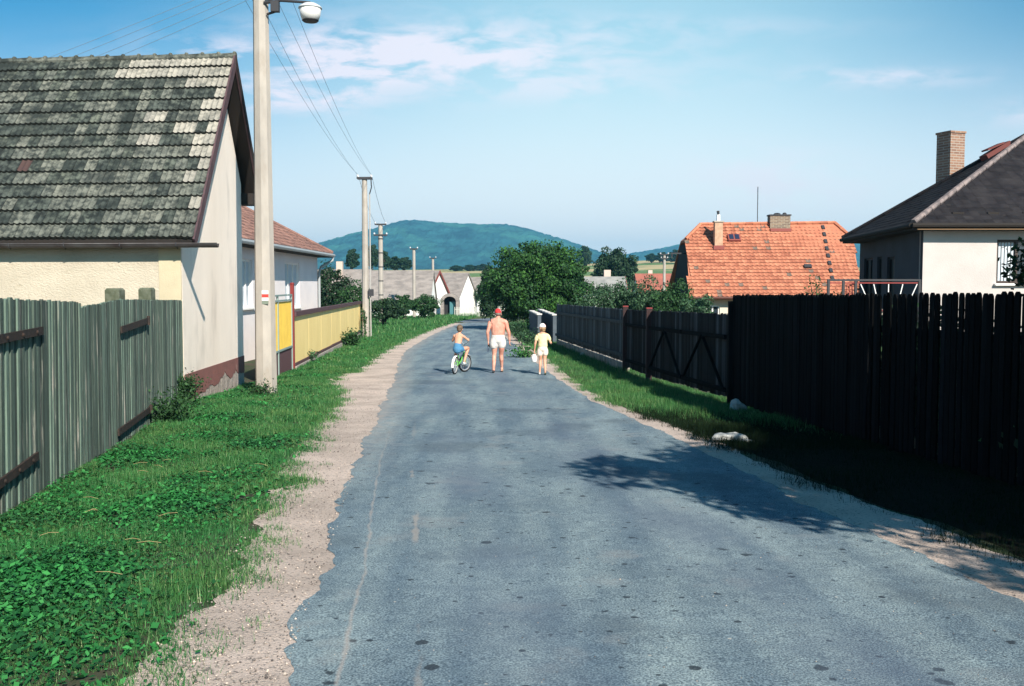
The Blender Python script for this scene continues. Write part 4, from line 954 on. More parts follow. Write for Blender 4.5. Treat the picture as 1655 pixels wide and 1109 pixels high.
def stone(loc, sx, sy, sz, label, seed, name='stone'):
    rg = random.Random(seed); mb = MB(); mb.ell((0, 0, 0), sx/2, sy/2, sz/2, 14, 9); 
    for i, v in enumerate(mb.v):
        k = 1+.20*math.sin(v[0]*31/sx*.3+seed)+.16*math.sin(v[1]*9/sy+v[2]*13+seed*2)+rg.uniform(-.05, .05); mb.v[i] = (v[0]*k+loc[0], v[1]*k+loc[1], v[2]*k+loc[2]+sz*.25)
    tag(mb.build(name, M_('pale_stone', (.46, .46, .44), .9, (.30, .30, .28), 8, bump=.8)), label, 'stone')
g1 = gp(1191, 664); g2 = gp(1178, 712)
stone(g1, .32, .26, .24, 'pale angular stone lying below the dark fence', 2); stone(g2, .42, .28, .14, 'flat pale stone at the edge of the shaded gravel', 5); stone(gp(1205, 714), .22, .14, .05, 'thin pale stone chip right beside the flat stone', 8)
stone(gp(938, 575)+V3(.1, 0, 0), .22, .2, .14, 'small pale stone at the foot of the blue-grey plank fence', 4)
def low_walls():
    mw = M_('dark_render_wall', (.085, .105, .125), .9, (.06, .075, .09), 2, bump=.5); mc = M_('pale_cap', (.62, .60, .58), .8, (.45, .43, .40), 4)
    for (x0, ya, x1, yb, lb) in ((1.90, 44.2, 1.50, 54.5, 'longer low grey wall with white coping stone, next to the blue-grey fence'), (1.24, 45.0, .98, 51.8, 'shorter low grey wall with white coping stone, nearer the road')):
        r = empty('low_wall', (x0, ya, gz(ya)), lb, 'wall', 'low walls with white coping')
        a = V3(x0, ya, 0); b = V3(x1, yb, 0); w = MB(); w.bar(a+V3(0, 0, -.55), b+V3(0, 0, -.55), .16, 1.62); w.build('masonry', mw, r)
        n = 5
        for i in range(n):
            c = MB(); c.bar(a.lerp(b, i/n)+V3(0, 0, .31), a.lerp(b, (i+.97)/n)+V3(0, 0, .29), .24, .06); c.build('coping_stone', mc, r)
low_walls()

# ------------------------------------------------------------------ dark-roofed house on the right
m_slate = mat('dark_fibre_slate', (.015, .014, .017), .95, (.026, .024, .026), 2.5, spec=.1, rnd=[(0, (.75, .75, .77)), (1, (1.3, 1.27, 1.25))], bump=.5, bscale=20, col3=(.042, .038, .038), scale3=3, lo3=.6, hi3=.8)
m_brick = mat('chimney_brick', (.38, .25, .16), .9, (.28, .17, .11), 6)
def brick_mat(name, c1, c2, mortar, sc=1.0):
    m = bpy.data.materials.new(name); m.use_nodes = True; nt = m.node_tree; N = nt.nodes.new; L = nt.links.new; p = nt.nodes['Principled BSDF']; p.inputs['Roughness'].default_value = .9
    b = N('ShaderNodeTexBrick'); b.inputs['Color1'].default_value = (*c1, 1); b.inputs['Color2'].default_value = (*c2, 1); b.inputs['Mortar'].default_value = (*mortar, 1)
    b.inputs['Scale'].default_value = sc; b.inputs['Brick Width'].default_value = .29; b.inputs['Row Height'].default_value = .085; b.inputs['Mortar Size'].default_value = .013
    tc = N('ShaderNodeTexCoord'); s = N('ShaderNodeSeparateXYZ'); L(tc.outputs['Object'], s.inputs[0]); a = N('ShaderNodeMath'); L(s.outputs[0], a.inputs[0]); L(s.outputs[1], a.inputs[1])
    c = N('ShaderNodeCombineXYZ'); L(a.outputs[0], c.inputs[0]); L(s.outputs[2], c.inputs[1]); L(c.outputs[0], b.inputs['Vector']); L(b.outputs['Color'], p.inputs['Base Color'])
    bp = N('ShaderNodeBump'); bp.inputs['Strength'].default_value = .5; bp.inputs['Distance'].default_value = .01; L(b.outputs['Fac'], bp.inputs['Height']); bp.invert = True; L(bp.outputs[0], p.inputs['Normal'])
    return m
m_brick = brick_mat('chimney_brick', (.28, .155, .10), (.18, .095, .065), (.32, .27, .23))
def right_house():
    C = V3(11.1, 27.0, 0); r = house_obj('dark_roofed_house', 'white-fronted house with dark hipped roof and tall brick chimney behind the black fence', (C.x+3, C.y+3, gz(28)))
    mw = mat('white_plaster_front', (.50, .45, .43), .9, (.44, .40, .38), 1.2, bump=.4, col3=(.40, .35, .32), scale3=1.4, lo3=.62, hi3=.8); ms = mat('shaded_side_plaster', (.05, .055, .068), .9, (.04, .043, .052), 1.2, bump=.3)  # side plaster is a darkened copy standing for the unlit wall
    w = MB(); op = [((1608-CX)/FPX*26.95-C.x+.02, (1608-CX)/FPX*26.95-C.x+1.15, 1.68, 2.86)]
    p, d, n = wall(w, (C.x, C.y), (C.x+10, C.y-.1), -1.2, 3.12, op, inward=V3(0, 1, 0)); w.build('front_wall', mw, r)
    s0, s1, z0, z1 = op[0]; mid = (s0+s1)/2
    window(r, p, d, n, s0, s1, z0, z1, mat('dark_window_frame', (.05, .035, .03), .6), mull=1, pane=m_glass)
    cu = MB(); q = lambda s, z, k: p+d*s+V3(0, 0, z)+n*k
    for i in range(12):
        a = s0+.04+i*.043; cu.quad(q(a, z0+.05, .112+.012*(i % 2)), q(a+.043, z0+.05, .112+.012*((i+1) % 2)), q(a+.043, z1-.05, .112+.012*((i+1) % 2)), q(a, z1-.05, .112+.012*(i % 2)))
    cu.build('curtain', m_curtain, r)
    sd = V3(1.3, 8.6, 0).normalized(); D = C+sd*8.75
    def sp(px): k = (px-CX)/FPX; return (k*C.y-C.x)/(sd.x-k*sd.y)
    w = MB(); o2 = [(sp(1444), sp(1432), .35, 2.5), (sp(1424), sp(1416), 1.2, 2.55), (sp(1409), sp(1395), 1.2, 2.55)]
    p2, d2, n2 = wall(w, (C.x, C.y+.001), (D.x, D.y), -1.2, 3.12, o2, inward=V3(1, 0, 0)); w.build('side_wall', ms, r)
    for i, o in enumerate(o2): window(r, p2, d2, n2, *o, M_('black_frame', (.012, .012, .014), .7), mull=0 if i == 0 else 1, door=(i == 0), pane=M_('dark_pane', (.008, .008, .010), .5))
    EZ = 3.27; A = V3(10.66, 26.6, EZ); B = V3(11.73, 35.5, EZ); A2 = V3(24, 26.4, EZ); B2 = V3(25, 35.9, EZ); Rr = V3(16.1, 31.2, 6.33); R2 = V3(20.0, 31.1, 6.33)
    u = MB(); u.prism([A, A2, B2, B], (0, 0, -.17)); u.build('eaves', m_darkwood, r)
    s = MB(); s.add([A, A2, R2, Rr], [(0, 1, 2, 3)]); s.add([B, A, Rr], [(0, 1, 2)]); s.add([B2, B, Rr, R2], [(0, 1, 2, 3)]); s.add([A2, B2, R2], [(0, 1, 2)]); rf = s.build('roof', m_slate, r)
    e = (A2-A).normalized(); ft_ = A+e*((Rr-A).dot(e)); up = (Rr-ft_); L_ = up.length; up.normalize(); nr = 26; rh = L_/nr; tw = .24; W_ = (A2-A).length; nt = int(W_/tw); l0 = (Rr-A).dot(e)
    l1 = W_-(R2-A).dot(e)
    tiles(A+V3(0, 0, .0), e, up, nr, rh, nt, tw, None, skip=lambda rw, t: (t+.5)*tw < l0*(rw+.6)/nr+.15 or (t+.5)*tw > W_-l1*(rw+.6)/nr-.15, lift=.014, amp=.0, cols=2).build('slates', m_slate, rf)
    e = (A-B).normalized(); ft_ = B+e*((Rr-B).dot(e)); up2 = (Rr-ft_).normalized(); L2 = (Rr-ft_).length; W2 = (A-B).length; k0 = (Rr-B).dot(e); nr2 = 26
    tiles(B+V3(0, 0, 0), e, up2, nr2, L2/nr2, int(W2/tw), tw, None, skip=lambda rw, t: (t+.5)*tw < k0*(rw+.6)/nr2+.15 or (t+.5)*tw > W2-(W2-k0)*(rw+.6)/nr2-.15, lift=.014, amp=0, cols=2).build('slates', m_slate, rf)
    mh = mat('lichen_hip_cap', (.24, .19, .18), .9, (.12, .10, .10), 5, .4, .6)
    for a, b, mm in ((A, Rr, mh), (B, Rr, m_slate), (Rr, R2, m_slate)):
        h = MB(); k = 16
        for i in range(k): h.tube([a.lerp(b, i/k)+V3(0, 0, .03), a.lerp(b, (i+1.05)/k)+V3(0, 0, .045)], [.085, .07], 6)
        h.build('hip_caps', mm, rf)
    for i in range(4):
        c_ = A+V3(1.35+i*.95, .42, .30); b = MB(); b.box(c_, .30, .12, .05); b.build('snow_guard', m_darkwood, rf)
    g = MB(); g.tube([A+V3(-.05, -.06, -.05), A2+V3(0, -.06, -.05)], .065, 8); g.build('gutter', m_darkwood, r)
    g = MB(); g.bar(A+V3(.1, -.025, -.15), A2+V3(0, -.025, -.15), .03, .03); g.build('fascia_edge', mat('tan_edge', (.22, .13, .07), .8), r)
    g = MB(); g.tube([B+V3(-.05, 0, -.05), A+V3(-.05, 0, -.05)], .065, 8); g.build('gutter', m_darkwood, r)
    # chimney, behind the hip
    cx, cy = (1529.5-CX)/FPX*33.4, 33.4; ch = MB(); ch.box((cx, cy, 5.25), .60, .62, 2.75, rz=.35); cm = ch.build('chimney', m_brick, rf)
    ch = MB(); ch.box((cx, cy, 6.66), .66, .68, .07, rz=.35); ch.build('chimney_cap', m_brick, cm)
    fl = MB(); fl.box((cx+.25, cy-.25, 4.86), .80, .5, .22, rz=.35, M=Matrix.Rotation(.35, 4, 'Z') @ Matrix.Rotation(-.3, 4, 'Y')); fl.build('flashing', M_('flashing_red', (.22, .06, .05), .7), cm)
    # roof hatch standing open near the ridge
    c_ = B.lerp(Rr, .80)+V3(.1, -.25, .10); h = MB(); h.box(c_, .85, .5, .28, M=Matrix.Rotation(-.55, 4, 'Y')); ht = h.build('roof_hatch', M_('hatch_red', (.13, .035, .03), .7), rf)
    h = MB(); h.box(c_+V3(-.12, 0, .17), .55, .45, .05, M=Matrix.Rotation(-.42, 4, 'Y')); h.build('hatch_lid', M_('hatch_red', (.26, .07, .055), .7), ht)
    a = MB(); a.tube([Rr+V3(-.0, 0, 0), Rr+V3(0, 0, 1.25)], .02, 6); a.box(Rr+V3(0, 0, .1), .2, .2, .16); a.build('aerial', m_iron, rf)
right_house()
def terrace():
    r = empty('terrace_railing', (9, 25, gz(25)), 'dark terrace railing with red rail and white diagonal bars beside the dark-roofed house', 'railing')
    X = lambda px: (px-CX)/FPX*25; b = MB(); b.bar((X(1336), 25, 1.76), (X(1486), 25, 1.76), .05, .05); b.build('top_rail', m_iron, r)
    b = MB(); b.bar((X(1336), 25, 1.69), (X(1482), 25, 1.69), .03, .03); b.bar((X(1336), 25, 1.0), (X(1482), 25, 1.0), .03, .03); b.build('red_rail', m_redp, r)
    for px in (1338, 1362, 1382, 1485): b = MB(); b.bar((X(px), 25, gz(25)), (X(px), 25, 1.77), .06, .06, up=(0, 1, 0)); b.build('post', m_iron, r)
    for a, c in ((1390, 1408), (1411, 1421), (1435, 1435), (1458, 1449), (1481, 1464)): b = MB(); b.bar((X(a), 25, 1.66), (X(c), 25, 1.05), .02, .02, up=(0, 1, 0)); b.build('diagonal_bar', m_white, r)
    for px in (1364, 1368, 1372, 1376): b = MB(); b.bar((X(px), 25, 1.66), (X(px), 25, 1.05), .016, .016, up=(0, 1, 0)); b.build('upright_bar', m_redp, r)
    b = MB(); b.box((X(1411), 25.9, .95), X(1486)-X(1336), 1.7, .12); b.build('terrace_slab', m_conc, r)
terrace()

# ------------------------------------------------------------------ house with the orange roof
OR = [(0, (.74, .68, .68)), (.3, (.93, .90, .90)), (.7, (1.06, 1.06, 1.06)), (1, (1.2, 1.28, 1.3))]
m_orange = mat('orange_clay_tile', (.43, .165, .095), .85, (.37, .130, .075), 1.6, rnd=OR, bump=.2, col3=(.52, .21, .12), scale3=2.5, lo3=.58, hi3=.72)
m_olip = mat('shadow_orange_lip', (.10, .035, .025), .95)  # course shadow of the orange tiles painted onto their lower edge
m_otile_old = mat('old_grey_clay_tile', (.20, .13, .10), .9, (.12, .10, .08), 5)
def orange_house():
    x0, x1 = 8.93, 17.55; Ye, Yr, EZ, RZ = 50, 54, 1.02, 4.85; r = house_obj('orange_roofed_house', 'house with big orange half-hipped tile roof behind the dark fences', (13, 54, gz(54)))
    mw = mat('yellowish_white_wall', (.62, .56, .46), .9, (.52, .47, .38), 1.5)
    w = MB(); p, d, n = wall(w, (x0+.3, Ye+.5), (x1-.3, Ye+.5), -1.6, EZ+.1, [(.6, 1.3, -.5, .6), (3.2, 4.2, -.5, .6)], inward=V3(0, 1, 0)); wall(w, (x0+.3, 57.5), (x0+.3, Ye+.501), -1.6, EZ, inward=V3(1, 0, 0)); 
    w.build('wall', mw, r)
    for o in ((.6, 1.3, -.5, .6), (3.2, 4.2, -.5, .6)): window(r, p, d, n, *o, m_white)
    gw = MB(); gw.prism([V3(x0+.3, Ye+.5, EZ-.1), V3(x0+.3, 57.5, EZ-.1), V3(x0+.3, 55.0, 3.8), V3(x0+.3, 53.0, 3.8)], (.2, 0, 0)); gw.build('gable_wall', mat('shaded_gable_wall', (.03, .028, .03), .9), r)  # gable coloured dark to stand for its shaded side
    hx = 1.25; JY, JZ = Yr-.85, RZ-.83
    E0, E1 = V3(x0, Ye, EZ), V3(x1, Ye, EZ); J0, J1 = V3(x0+.31, JY, JZ), V3(x1+.58, JY, JZ); R0, R1 = V3(x0+hx, Yr, RZ), V3(x1-.15, Yr, RZ+.08); K0, K1 = V3(x0+.31, 2*Yr-JY, JZ), V3(x1+.58, 2*Yr-JY, JZ); F0, F1 = V3(x0, 2*Yr-Ye, EZ), V3(x1, 2*Yr-Ye, EZ)
    s = MB(); s.prism([E0, E1, J1, R1, R0, J0], (0, .02, -.12)); s.prism([J0, R0, K0], (0, 0, -.12)); s.prism([J1, K1, R1], (0, 0, -.12)); s.prism([F0, K0, R0, R1, K1, F1], (0, -.02, -.12)); rf = s.build('roof', m_orange, r)
    e = V3(1, 0, 0); up = (V3(x0, Yr, RZ)-E0).normalized(); L_ = (V3(x0, Yr, RZ)-E0).length; nr = 22; rh = L_/nr; tw = .235; nt = int((x1-x0+.6)/tw)
    def skip(rw, t):
        x = (t+.5)*tw; f = (rw+.5)/nr
        lim = x1-x0+.58*min(1, f/.78)-.02
        if x > lim: return True
        if f > .78: k = (f-.78)/.22; return x < .33+k*(hx-.3) or x > (x1-x0)+.58-k*.73-.05
        return x < .4*f
    old = {(random.randrange(nr), random.randrange(nt)) for _ in range(26)}
    tb = tiles(E0+V3(-.02, 0, .0), e, up, nr, rh, nt, tw, None, pick=lambda rw, t: 1 if (rw, t) in old else 0, skip=skip, lift=.05, amp=.014, cols=5, freq=1, lip=2); tb.build('roof_tiles', [m_orange, m_otile_old, m_olip], rf)
    for a, b in ((R0, R1), (J0, R0), (R1, J1)):
        h = MB(); k = max(3, int((b-a).length/.4))
        for i in range(k): h.tube([a.lerp(b, i/k)+V3(0, 0, .05), a.lerp(b, (i+1)/k)+V3(0, 0, .07)], [.10, .085], 6)
        h.build('ridge_tiles', m_orange, rf)
    onroof = lambda px, py: (lambda q: q)(roof_hit(px, py))
    def roof_hit(px, py):
        ry = ray(px, py); nrm = e.cross(up); t = (E0-V3(0, 0, CAMZ)).dot(nrm)/ry.dot(nrm); return V3(0, 0, CAMZ)+ry*t
    a = roof_hit(1161, 401); c = MB(); tz = CAMZ+(HOR-360)/FPX*a.y; c.box((a.x, a.y+.1, (a.z+tz)/2-.1), .42, .42, tz-a.z+.2); ch = c.build('chimney', mat('pale_brick_chimney', (.48, .32, .22), .9, (.38, .23, .15), 6), rf)
    c = MB(); c.box((a.x, a.y+.1, tz+.03), .52, .52, .07); c.build('chimney_cap', m_conc, ch)
    c = MB(); c.tube([(a.x, a.y+.1, tz+.06), (a.x, a.y+.1, tz+.4)], .10, 8); c.build('chimney_pipe', m_white, ch)
    c = MB(); c.tube([(a.x, a.y+.1, tz+.4), (a.x-.02, a.y+.1, tz+.6)], [.06, .08], 8); c.build('cowl', m_iron, ch)
    fl = MB(); fl.box((a.x, a.y-.13, a.z+.02), .56, .12, .22); fl.build('flashing', M_('flashing_red', (.30, .05, .05), .7), ch)
    c = MB(); cx = (1256.5-CX)/FPX*54; c.box((cx, Yr, RZ+.1), 1.08, .6, .78); ch = c.build('chimney', brick_mat('dark_chimney_brick', (.22, .15, .10), (.12, .08, .06), (.30, .26, .20)), rf)
    c = MB(); c.box((cx, Yr, RZ+.52), 1.16, .68, .07); c.ell((cx-.1, Yr, RZ+.58), .2, .2, .08, 8, 5); c.ell((cx+.3, Yr, RZ+.58), .12, .12, .1, 8, 5); c.build('chimney_cap', m_iron, ch)
    c = MB(); c.box((cx, Yr-.42, RZ-.28), 1.12, .10, .16); c.build('flashing', M_('flashing_red', (.30, .05, .05), .7), ch)
    a = roof_hit(1186, 387); M = Matrix.Rotation(math.atan2(up.z, up.y), 4, 'X')
    c = MB(); c.box(a+V3(0, -.05, .08), .66, .50, .12, M=M); w_ = c.build('roof_window', M_('flashing_red', (.30, .05, .05), .7), rf)
    for s_ in (-1, 1): c = MB(); c.box(a+V3(s_*.15, -.08, .135), .22, .36, .05, M=M); c.build('pane', M_('roof_glass', (.02, .03, .06), .2), w_)
    a = roof_hit(1305, 433); c = MB(); c.box(a+V3(0, -.05, .08), .38, .22, .12, M=M); w_ = c.build('roof_window', m_iron, rf)
    a = MB(); a.tube([((1222-CX)/FPX*54, 54, RZ), ((1222-CX)/FPX*54, 54, RZ+2.05)], .022, 6); a.build('aerial', m_iron, rf)
    # roof ladder down the right part
    p_ = roof_hit(1330, 370); q_ = roof_hit(1345, 452)
    for i in range(8):
        a = p_.lerp(q_, i/7)+V3(0, -.03, .09); c = MB(); c.box(a, .16, .28, .05, M=M); c.build('roof_step', m_iron, rf)
    g = MB(); g.tube([E0+V3(-.1, -.06, -.04), E1+V3(.1, -.06, -.04)], .07, 6); g.build('gutter', mat('brown_gutter', (.10, .04, .03), .7), r)
    b = MB(); b.bar((x0-.5, 53, 3.3), (x0+.3, 53, 3.3), .07, .07); b.bar((x0-.45, 53, 3.3), (x0-.45, 53, 3.05), .05, .05, up=(0, 1, 0)); b.build('wall_bracket', m_iron, r)
orange_house()

# ------------------------------------------------------------------ far village houses
m_oldroof = mat('faded_grey_roof', (.27, .235, .215), .95, (.17, .15, .14), 1.2, bump=.6, bscale=4, col3=(.12, .11, .10), scale3=1.0, lo3=.62, hi3=.75, stretch=(1, 1, 3))
m_limewash = mat('limewash_wall', (.92, .89, .85), .9, (.72, .70, .66), .8)
def village_house(name, label, front, ridge, w, length, eave, rz, roofm, gable_board=None, door=None, chim=()):
    # front = apex point (x, y) of the gable, ridge = unit direction away from the gable
    f = V3(*front, 0); u = V3(*ridge, 0).normalized(); v = V3(-u.y, u.x, 0); zb = gz(front[1])-.6
    r = house_obj(name, label, (f.x, f.y, gz(front[1])), group='white-walled houses by the far bend' if 'gable' in label else None)
    q = lambda a, b, z: f+v*a+u*b+V3(0, 0, z); h = w/2
    m = MB(); m.prism([q(-h, 0, zb), q(h, 0, zb), q(h, 0, eave), q(0, 0, rz-.12), q(-h, 0, eave)], u*length); wl = m.build('wall', m_limewash, r)
    ov = .35; sl = (rz-eave)/h
    s = MB()
    for sg in (-1, 1):
        s.prism([q(sg*(h+ov), -.15, eave-ov*sl), q(sg*(h+ov), length+.15, eave-ov*sl), q(0, length+.15, rz), q(0, -.15, rz)], (0, 0, -.14))
    rf = s.build('roof', roofm, r)
    if gable_board:
        for sg in (-1, 1):
            b = MB(); b.prism([q(0, -.20, rz+.05), q(0, -.20, rz-.28), q(sg*(h+ov), -.20, eave-ov*sl-.28), q(sg*(h+ov), -.20, eave-ov*sl+.05)], u*.05); b.build('bargeboard', gable_board, r)
    for (b_, a_, zt, sz) in chim:
        c = MB(); c.box(q(a_, b_, (rz+zt)/2-.3), sz, sz, zt-rz+1.0); c.build('chimney', M_('far_chimney_render', (.50, .40, .34), .9), rf)
    for k in range(3):
        o = MB(); o.box(q(-h, length*(.2+.3*k), eave-1.1), .9, .9, 1.0, rz=math.atan2(u.y, u.x)); o.build('window', M_('dark_pane2', (.03, .03, .04), .4), r)
    return r, q
RD = (-.955, .30)
m_redboard = mat('red_bargeboard', (.20, .05, .04), .8)
apx = lambda px, Y: (px-CX)/FPX*Y
village_house('white_house', 'white gable house with dark red bargeboards and long grey roof, left of the bend', (apx(709, 104), 104), RD, 5.6, 11.5, .75, 3.1, m_oldroof, m_redboard)
village_house('white_house', 'middle white gable house beside the dark arched porch', (apx(756, 110), 110), RD, 6.2, 8, .2, 2.95, m_oldroof)
village_house('white_house', 'farthest white gable partly behind the slim dark tree', (apx(777, 128), 128), RD, 5.0, 8, .3, 2.6, m_oldroof)
village_house('grey_roofed_barn', 'long low barn with faded grey roof behind the roadside bushes', (apx(700, 99), 98.6), (-1, .02), 7.2, 13, -.1, 3.05, m_oldroof, chim=((9, 1.0, 3.7, .6),))
village_house('far_barn', 'far pale roofed farm building under the skyline trees on the left', (apx(600, 180), 180), (-1, .1), 7, 20, 2.0, 4.4, m_oldroof, chim=())
def porch():
    x, y = apx(727, 101), 101; r = empty('arched_porch', (x, y, gz(y)), 'dark arched porch with teal door between two white gables', 'porch')
    g = MB(); n = 10; zb = gz(y)-.3; pts = [V3(x-.75, y, zb), V3(x-.75, y, -.25)]
    out = [V3(x+.95*math.cos(math.pi-math.pi*i/n), y, .0+.75*math.sin(math.pi*i/n)) for i in range(n+1)]
    inn = [V3(x+.62*math.cos(math.pi-math.pi*i/n), y, -.05+.5*math.sin(math.pi*i/n)) for i in range(n+1)]
    for i in range(n): g.prism([out[i], out[i+1], inn[i+1], inn[i]], (0, 1.4, 0))
    for sg in (-1, 1): g.prism([V3(x+sg*.95, y, zb), V3(x+sg*.62, y, zb), V3(x+sg*.62, y, .0), V3(x+sg*.95, y, .0)], (0, 1.4, 0))
    g.build('arch', m_oldroof, r)
    b = MB(); b.box((x, y+1.2, (zb+.4)/2), 1.3, .05, .4-zb); b.build('recess', m_black, r)
    d = MB(); d.box((x+.25, y+.7, -.75), .6, .06, 1.3); d.build('door', M_('teal_paint', (.05, .16, .18), .6), r)
porch()
m_redroof = mat('far_red_roof', (.36, .12, .08), .9, (.26, .09, .07), 1.0, bump=.3); m_paleroof = mat('far_grey_roof', (.30, .29, .27), .9, (.2, .2, .19), 1.2)
village_house('low_house', 'low house with grey roof and pink chimney behind the bushes, under the tall dark tree', (apx(1008, 112), 112), (-1, 0.03), 7, 5.0, .9, 2.55, m_paleroof, m_redroof, chim=((1.8, -1.2, 3.1, .75),))
village_house('red_roofed_house', 'low house with red roof and white chimney just left of the orange roof', (apx(1100, 118), 118), (-1, 0.02), 7, 5.3, 1.0, 2.95, m_redroof, chim=((.2, -1.2, 3.6, .75), (3.6, -.4, 3.15, .5)))
def picket_far():
    r = empty('picket_fence', (apx(770, 100), 100, gz(100)), 'pale low picket fence before the farthest white gables', 'fence'); mb = MB()
    for i in range(40):
        x = apx(735, 97)+i*.14; mb.box((x, 97+i*.08, gz(97)+.45), .06, .03, .95)
    mb.build('picket_panel', M_('pale_pickets', (.45, .45, .40), .9), r); b = MB(); b.bar((apx(735, 97), 97.04, gz(97)+.7), (apx(735, 97)+5.6, 100.2, gz(97)+.7), .04, .05); b.build('rail', M_('pale_pickets', (.45, .45, .40), .9), r)
picket_far()
# ------------------------------------------------------------------ people
m_skin = mat('sunburnt_skin', (.54, .22, .155), .6, (.60, .32, .24), 7, .4, .6, spec=.35, bump=.8, bscale=9)
m_skin2 = mat('tanned_skin', (.60, .33, .22), .6, (.52, .26, .17), 5, .4, .6, spec=.35)
m_hair = mat('brown_hair', (.09, .055, .035), .7, (.16, .11, .07), 30); m_hairl = mat('fair_hair', (.35, .22, .12), .7, (.25, .15, .08), 30); m_hairg = mat('grey_hair', (.22, .17, .14), .7, (.15, .12, .10), 30)
DG = None
def skin_mesh(chains, sub=1):
    # tapered limb segments with rounded joints; the voxel fuse turns them into one surface
    m = MB()
    for ch in chains:
        pts = [(Vector(p), r_ if isinstance(r_, tuple) else (r_, r_)) for p, r_ in ch]
        if len(pts) > 2:                                  # smooth the chain and its radii
            q = [pts[0]]
            for i in range(len(pts)-1):
                p0, p1_, p2_, p3_ = pts[max(i-1, 0)], pts[i], pts[i+1], pts[min(i+2, len(pts)-1)]
                for t in (.33, .67, 1.0):
                    def cr(a, b_, c, d): return b_+(c-a)*(.35*t*(1-t)*(1-t))*1.0-(d-b_)*(.35*t*t*(1-t))+(c-b_)*(3*t*t-2*t*t*t)
                    q.append((cr(p0[0], p1_[0], p2_[0], p3_[0]), tuple(cr(p0[1][k], p1_[1][k], p2_[1][k], p3_[1][k]) for k in (0, 1))))
            pts = q
        n = 16; rings = []
        for i, (p, r_) in enumerate(pts):
            d = (pts[min(i+1, len(pts)-1)][0]-pts[max(i-1, 0)][0]).normalized()
            x = Vector((1, 0, 0))-d*d.x
            if x.length < .35: x = Vector((0, 0, 1))-d*d.z
            x.normalize(); y = d.cross(x).normalized(); rings.append((p, x, y, d, r_))
        L_ = []; p, x, y, d, r_ = rings[0]
        for a_ in (-.98, -.85, -.5): L_.append((p+d*a_*min(r_), x, y, math.sqrt(1-a_*a_), r_))
        for p, x, y, d, r_ in rings: L_.append((p, x, y, 1, r_))
        p, x, y, d, r_ = rings[-1]
        for a_ in (.5, .85, .98): L_.append((p+d*a_*min(r_), x, y, math.sqrt(1-a_*a_), r_))
        vs = [p+(x*math.cos(2*math.pi*k/n)*r_[0]+y*math.sin(2*math.pi*k/n)*r_[1])*s for p, x, y, s, r_ in L_ for k in range(n)]
        fs = [(i*n+k, i*n+(k+1) % n, (i+1)*n+(k+1) % n, (i+1)*n+k) for i in range(len(L_)-1) for k in range(n)]
        fs.append(tuple(range(n-1, -1, -1))); fs.append(tuple((len(L_)-1)*n+k for k in range(n))); m.add(vs, fs)
    return m.mesh('sk', True)
def fuse(meshes, voxel, smooth_it=2):
    import bmesh
    bm = bmesh.new()
    for me in meshes: bm.from_mesh(me)
    me = bpy.data.meshes.new('fz'); bm.to_mesh(me); bm.free(); ob = bpy.data.objects.new('fz', me); S.collection.objects.link(ob)
    if voxel:
        r_ = ob.modifiers.new('r', 'REMESH'); r_.mode = 'VOXEL'; r_.voxel_size = voxel; r_.use_smooth_shade = True
        if smooth_it: s_ = ob.modifiers.new('m', 'SMOOTH'); s_.iterations = smooth_it; s_.factor = .4
    bpy.context.view_layer.update(); dg = bpy.context.evaluated_depsgraph_get()
    out = bpy.data.meshes.new_from_object(ob.evaluated_get(dg)); bpy.data.objects.remove(ob)
    out.polygons.foreach_set('use_smooth', [True]*len(out.polygons)); return out
def mbm(f): m = MB(); f(m); return m.mesh('t')
def hand(w, d, side, k=1.0, curl=.5):
    # palm + four fingers + thumb as skinned chains; w wrist point, d direction of the hand, side = thumb direction
    w = Vector(w); d = Vector(d).normalized(); s = Vector(side); s = (s-d*s.dot(d)).normalized(); n = d.cross(s)
    ch = [[(w, (.022*k, .028*k)), (w+d*.045*k, (.020*k, .040*k)), (w+d*.085*k, (.017*k, .042*k))]]; out = [skin_mesh(ch, 1)]
    for i, (off, ln) in enumerate(((.032, .070), (.011, .080), (-.011, .074), (-.032, .058))):
        b = w+d*.075*k+s*off*k; a1 = curl*.6; a2 = curl*1.5; d1 = d*math.cos(a1)+n*math.sin(a1); d2 = d*math.cos(a2)+n*math.sin(a2)
        out.append(skin_mesh([[(b, .0085*k), (b+d1*ln*.5*k, .0080*k), (b+d1*ln*.5*k+d2*ln*.5*k, .0068*k)]], 1))
    b = w+d*.03*k+s*.03*k; out.append(skin_mesh([[(b, .012*k), (b+(d*.7+s*.6)*.035*k, .0105*k), (b+(d*.75+s*.6)*.035*k+(d*.95+n*.3)*.03*k, .0085*k)]], 1)); return out
def head_parts(c, k, yaw, tilt=0):
    # ellipsoid skull, jaw, nose and ears; looks along +Y rotated by yaw
    M = Matrix.Rotation(yaw, 4, 'Z') @ Matrix.Rotation(tilt, 4, 'X'); c = Vector(c); f = lambda x, y, z: c+M @ Vector((x*k, y*k, z*k))
    L_ = []
    L_.append(mbm(lambda m: m.ell(f(0, -.008, .03), .074*k, .092*k, .085*k, 20, 14, M=M)))
    L_.append(mbm(lambda m: m.ell(f(0, .018, -.045), .056*k, .068*k, .066*k, 16, 10, M=M)))
    L_.append(mbm(lambda m: m.ell(f(0, .088, -.012), .012*k, .020*k, .022*k, 10, 8, M=M)))
    for s_ in (-1, 1): L_.append(mbm(lambda m: m.ell(f(s_*.076, -.005, -.008), .010*k, .020*k, .032*k, 10, 8, M=M)))
    return L_, M, f
